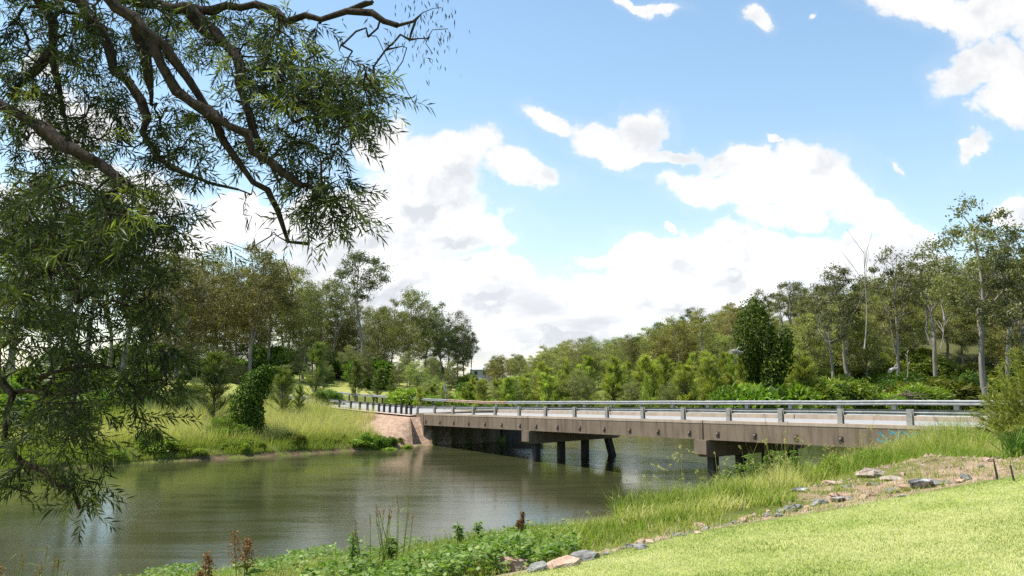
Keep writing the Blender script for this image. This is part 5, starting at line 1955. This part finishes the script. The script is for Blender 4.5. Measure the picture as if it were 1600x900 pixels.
    for pts, rd in limbs[:11]:
        for k in range(max(3, len(pts) // 6)):
            p = pts[int(r.integers(len(pts) // 3, len(pts)))]
            x0 = p + r.normal(size=3) * (0.12, 0.12, 0)
            hang.append(x0 - np.array([0, 0, r.uniform(0.2, 0.75)]))
    # bare hanging twigs top right
    dry = [P(px, py, 6.45) - O for (px, py) in ((650, 30), (668, 60), (690, 12), (700, 45), (640, 62), (612, 70), (660, 20), (676, 84))]
    at = np.array(at)
    tr = (np.array(trunk), np.array([0.30, 0.27, 0.22, 0.17, 0.08]))
    ch = grow([tr] + limbs, np.concatenate([at, np.array(hang), np.array(dry)]), r, tip=0.0034, power=0.40, step=0.07, wob=0.16, bow=0.16, jit=0.010)
    tm = MB()
    nl = len(limbs) + 1
    for q, (pts, rd) in enumerate(ch):
        if q == 0:
            tm.tube(pts, rd, 12, lump=0.1, rng=r)
            tm.build('trunk', B_NEAR, root, smooth=True)
        elif q < nl:
            b = MB()
            b.tube(pts, rd * r.uniform(0.82, 1.25, len(rd)), 9, lump=0.45, rng=r)
            # burls and spurs
            for k in range(int(len(pts) * 0.45)):
                i = int(r.integers(0, len(pts)))
                d = norm(r.normal(size=3))
                s = rd[i]
                if s > 0.02:
                    b.tube([pts[i], pts[i] + d * s * 1.25, pts[i] + d * s * 1.7], [s * 0.75, s * 0.5, s * 0.12], 6, lump=0.3, rng=r)
            b.build('branch', B_NEAR, root, smooth=True)
    tw = MB()
    for pts, rd in ch[nl:]:
        tw.tube(pts, rd, 4, caps=False)
    tw.build('twigs', B_NEAR, root, smooth=True)
    # sprays of narrow leaves
    lf = MB()
    for p, rt in zip(at, right):
        young = 0.35 * (r.random() < (0.30 if rt else 0.10))  # sunlight put into the leaf colour: brighter sprays, most on the right lobe
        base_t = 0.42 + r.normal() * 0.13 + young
        for s in range(int(r.integers(1, 4))):
            d = norm(np.array([r.normal(), r.normal() * 0.8, -0.55 + r.normal() * 0.42]))
            Ls = r.uniform(0.16, 0.34)
            m = int(r.integers(16, 28))
            t = np.linspace(0.1, 1, m)
            tw_end = p + d * Ls
            pp = p + d * (t * Ls)[:, None] + np.array([0, 0, -0.12]) * (t ** 2)[:, None] * Ls
            ang = t * 40 + r.random() * 6
            u = norm(np.cross(d, (0.3, 0.2, 1.0)))
            v = np.cross(d, u)
            dd = d * 0.75 + u * np.cos(ang)[:, None] * 0.8 + v * np.sin(ang)[:, None] * 0.8 + r.normal(size=(m, 3)) * 0.15 + np.array([0, 0, -0.12])
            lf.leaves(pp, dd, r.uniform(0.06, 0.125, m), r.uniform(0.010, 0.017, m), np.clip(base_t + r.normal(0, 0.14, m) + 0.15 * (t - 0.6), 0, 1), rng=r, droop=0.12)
    for p in hang:
        m = 9
        d = norm(r.normal(size=(m, 3)) * 0.7 + (0, 0, -0.8))
        lf.leaves(p + np.array([0, 0, 0.22]) * r.random(m)[:, None], d, r.uniform(0.06, 0.11, m), r.uniform(0.009, 0.014, m), np.clip(r.normal(0.4, 0.15, m), 0, 1), rng=r, droop=0.1)
    for p in dry:
        m = 26
        lf.leaves(p + r.normal(size=(m, 3)) * (0.07, 0.07, 0.1), r.normal(size=(m, 3)) * 0.3 + (0, 0, -1), r.uniform(0.04, 0.08, m), 0.01, 0.2, rng=r)
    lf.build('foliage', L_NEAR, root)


near_tree()
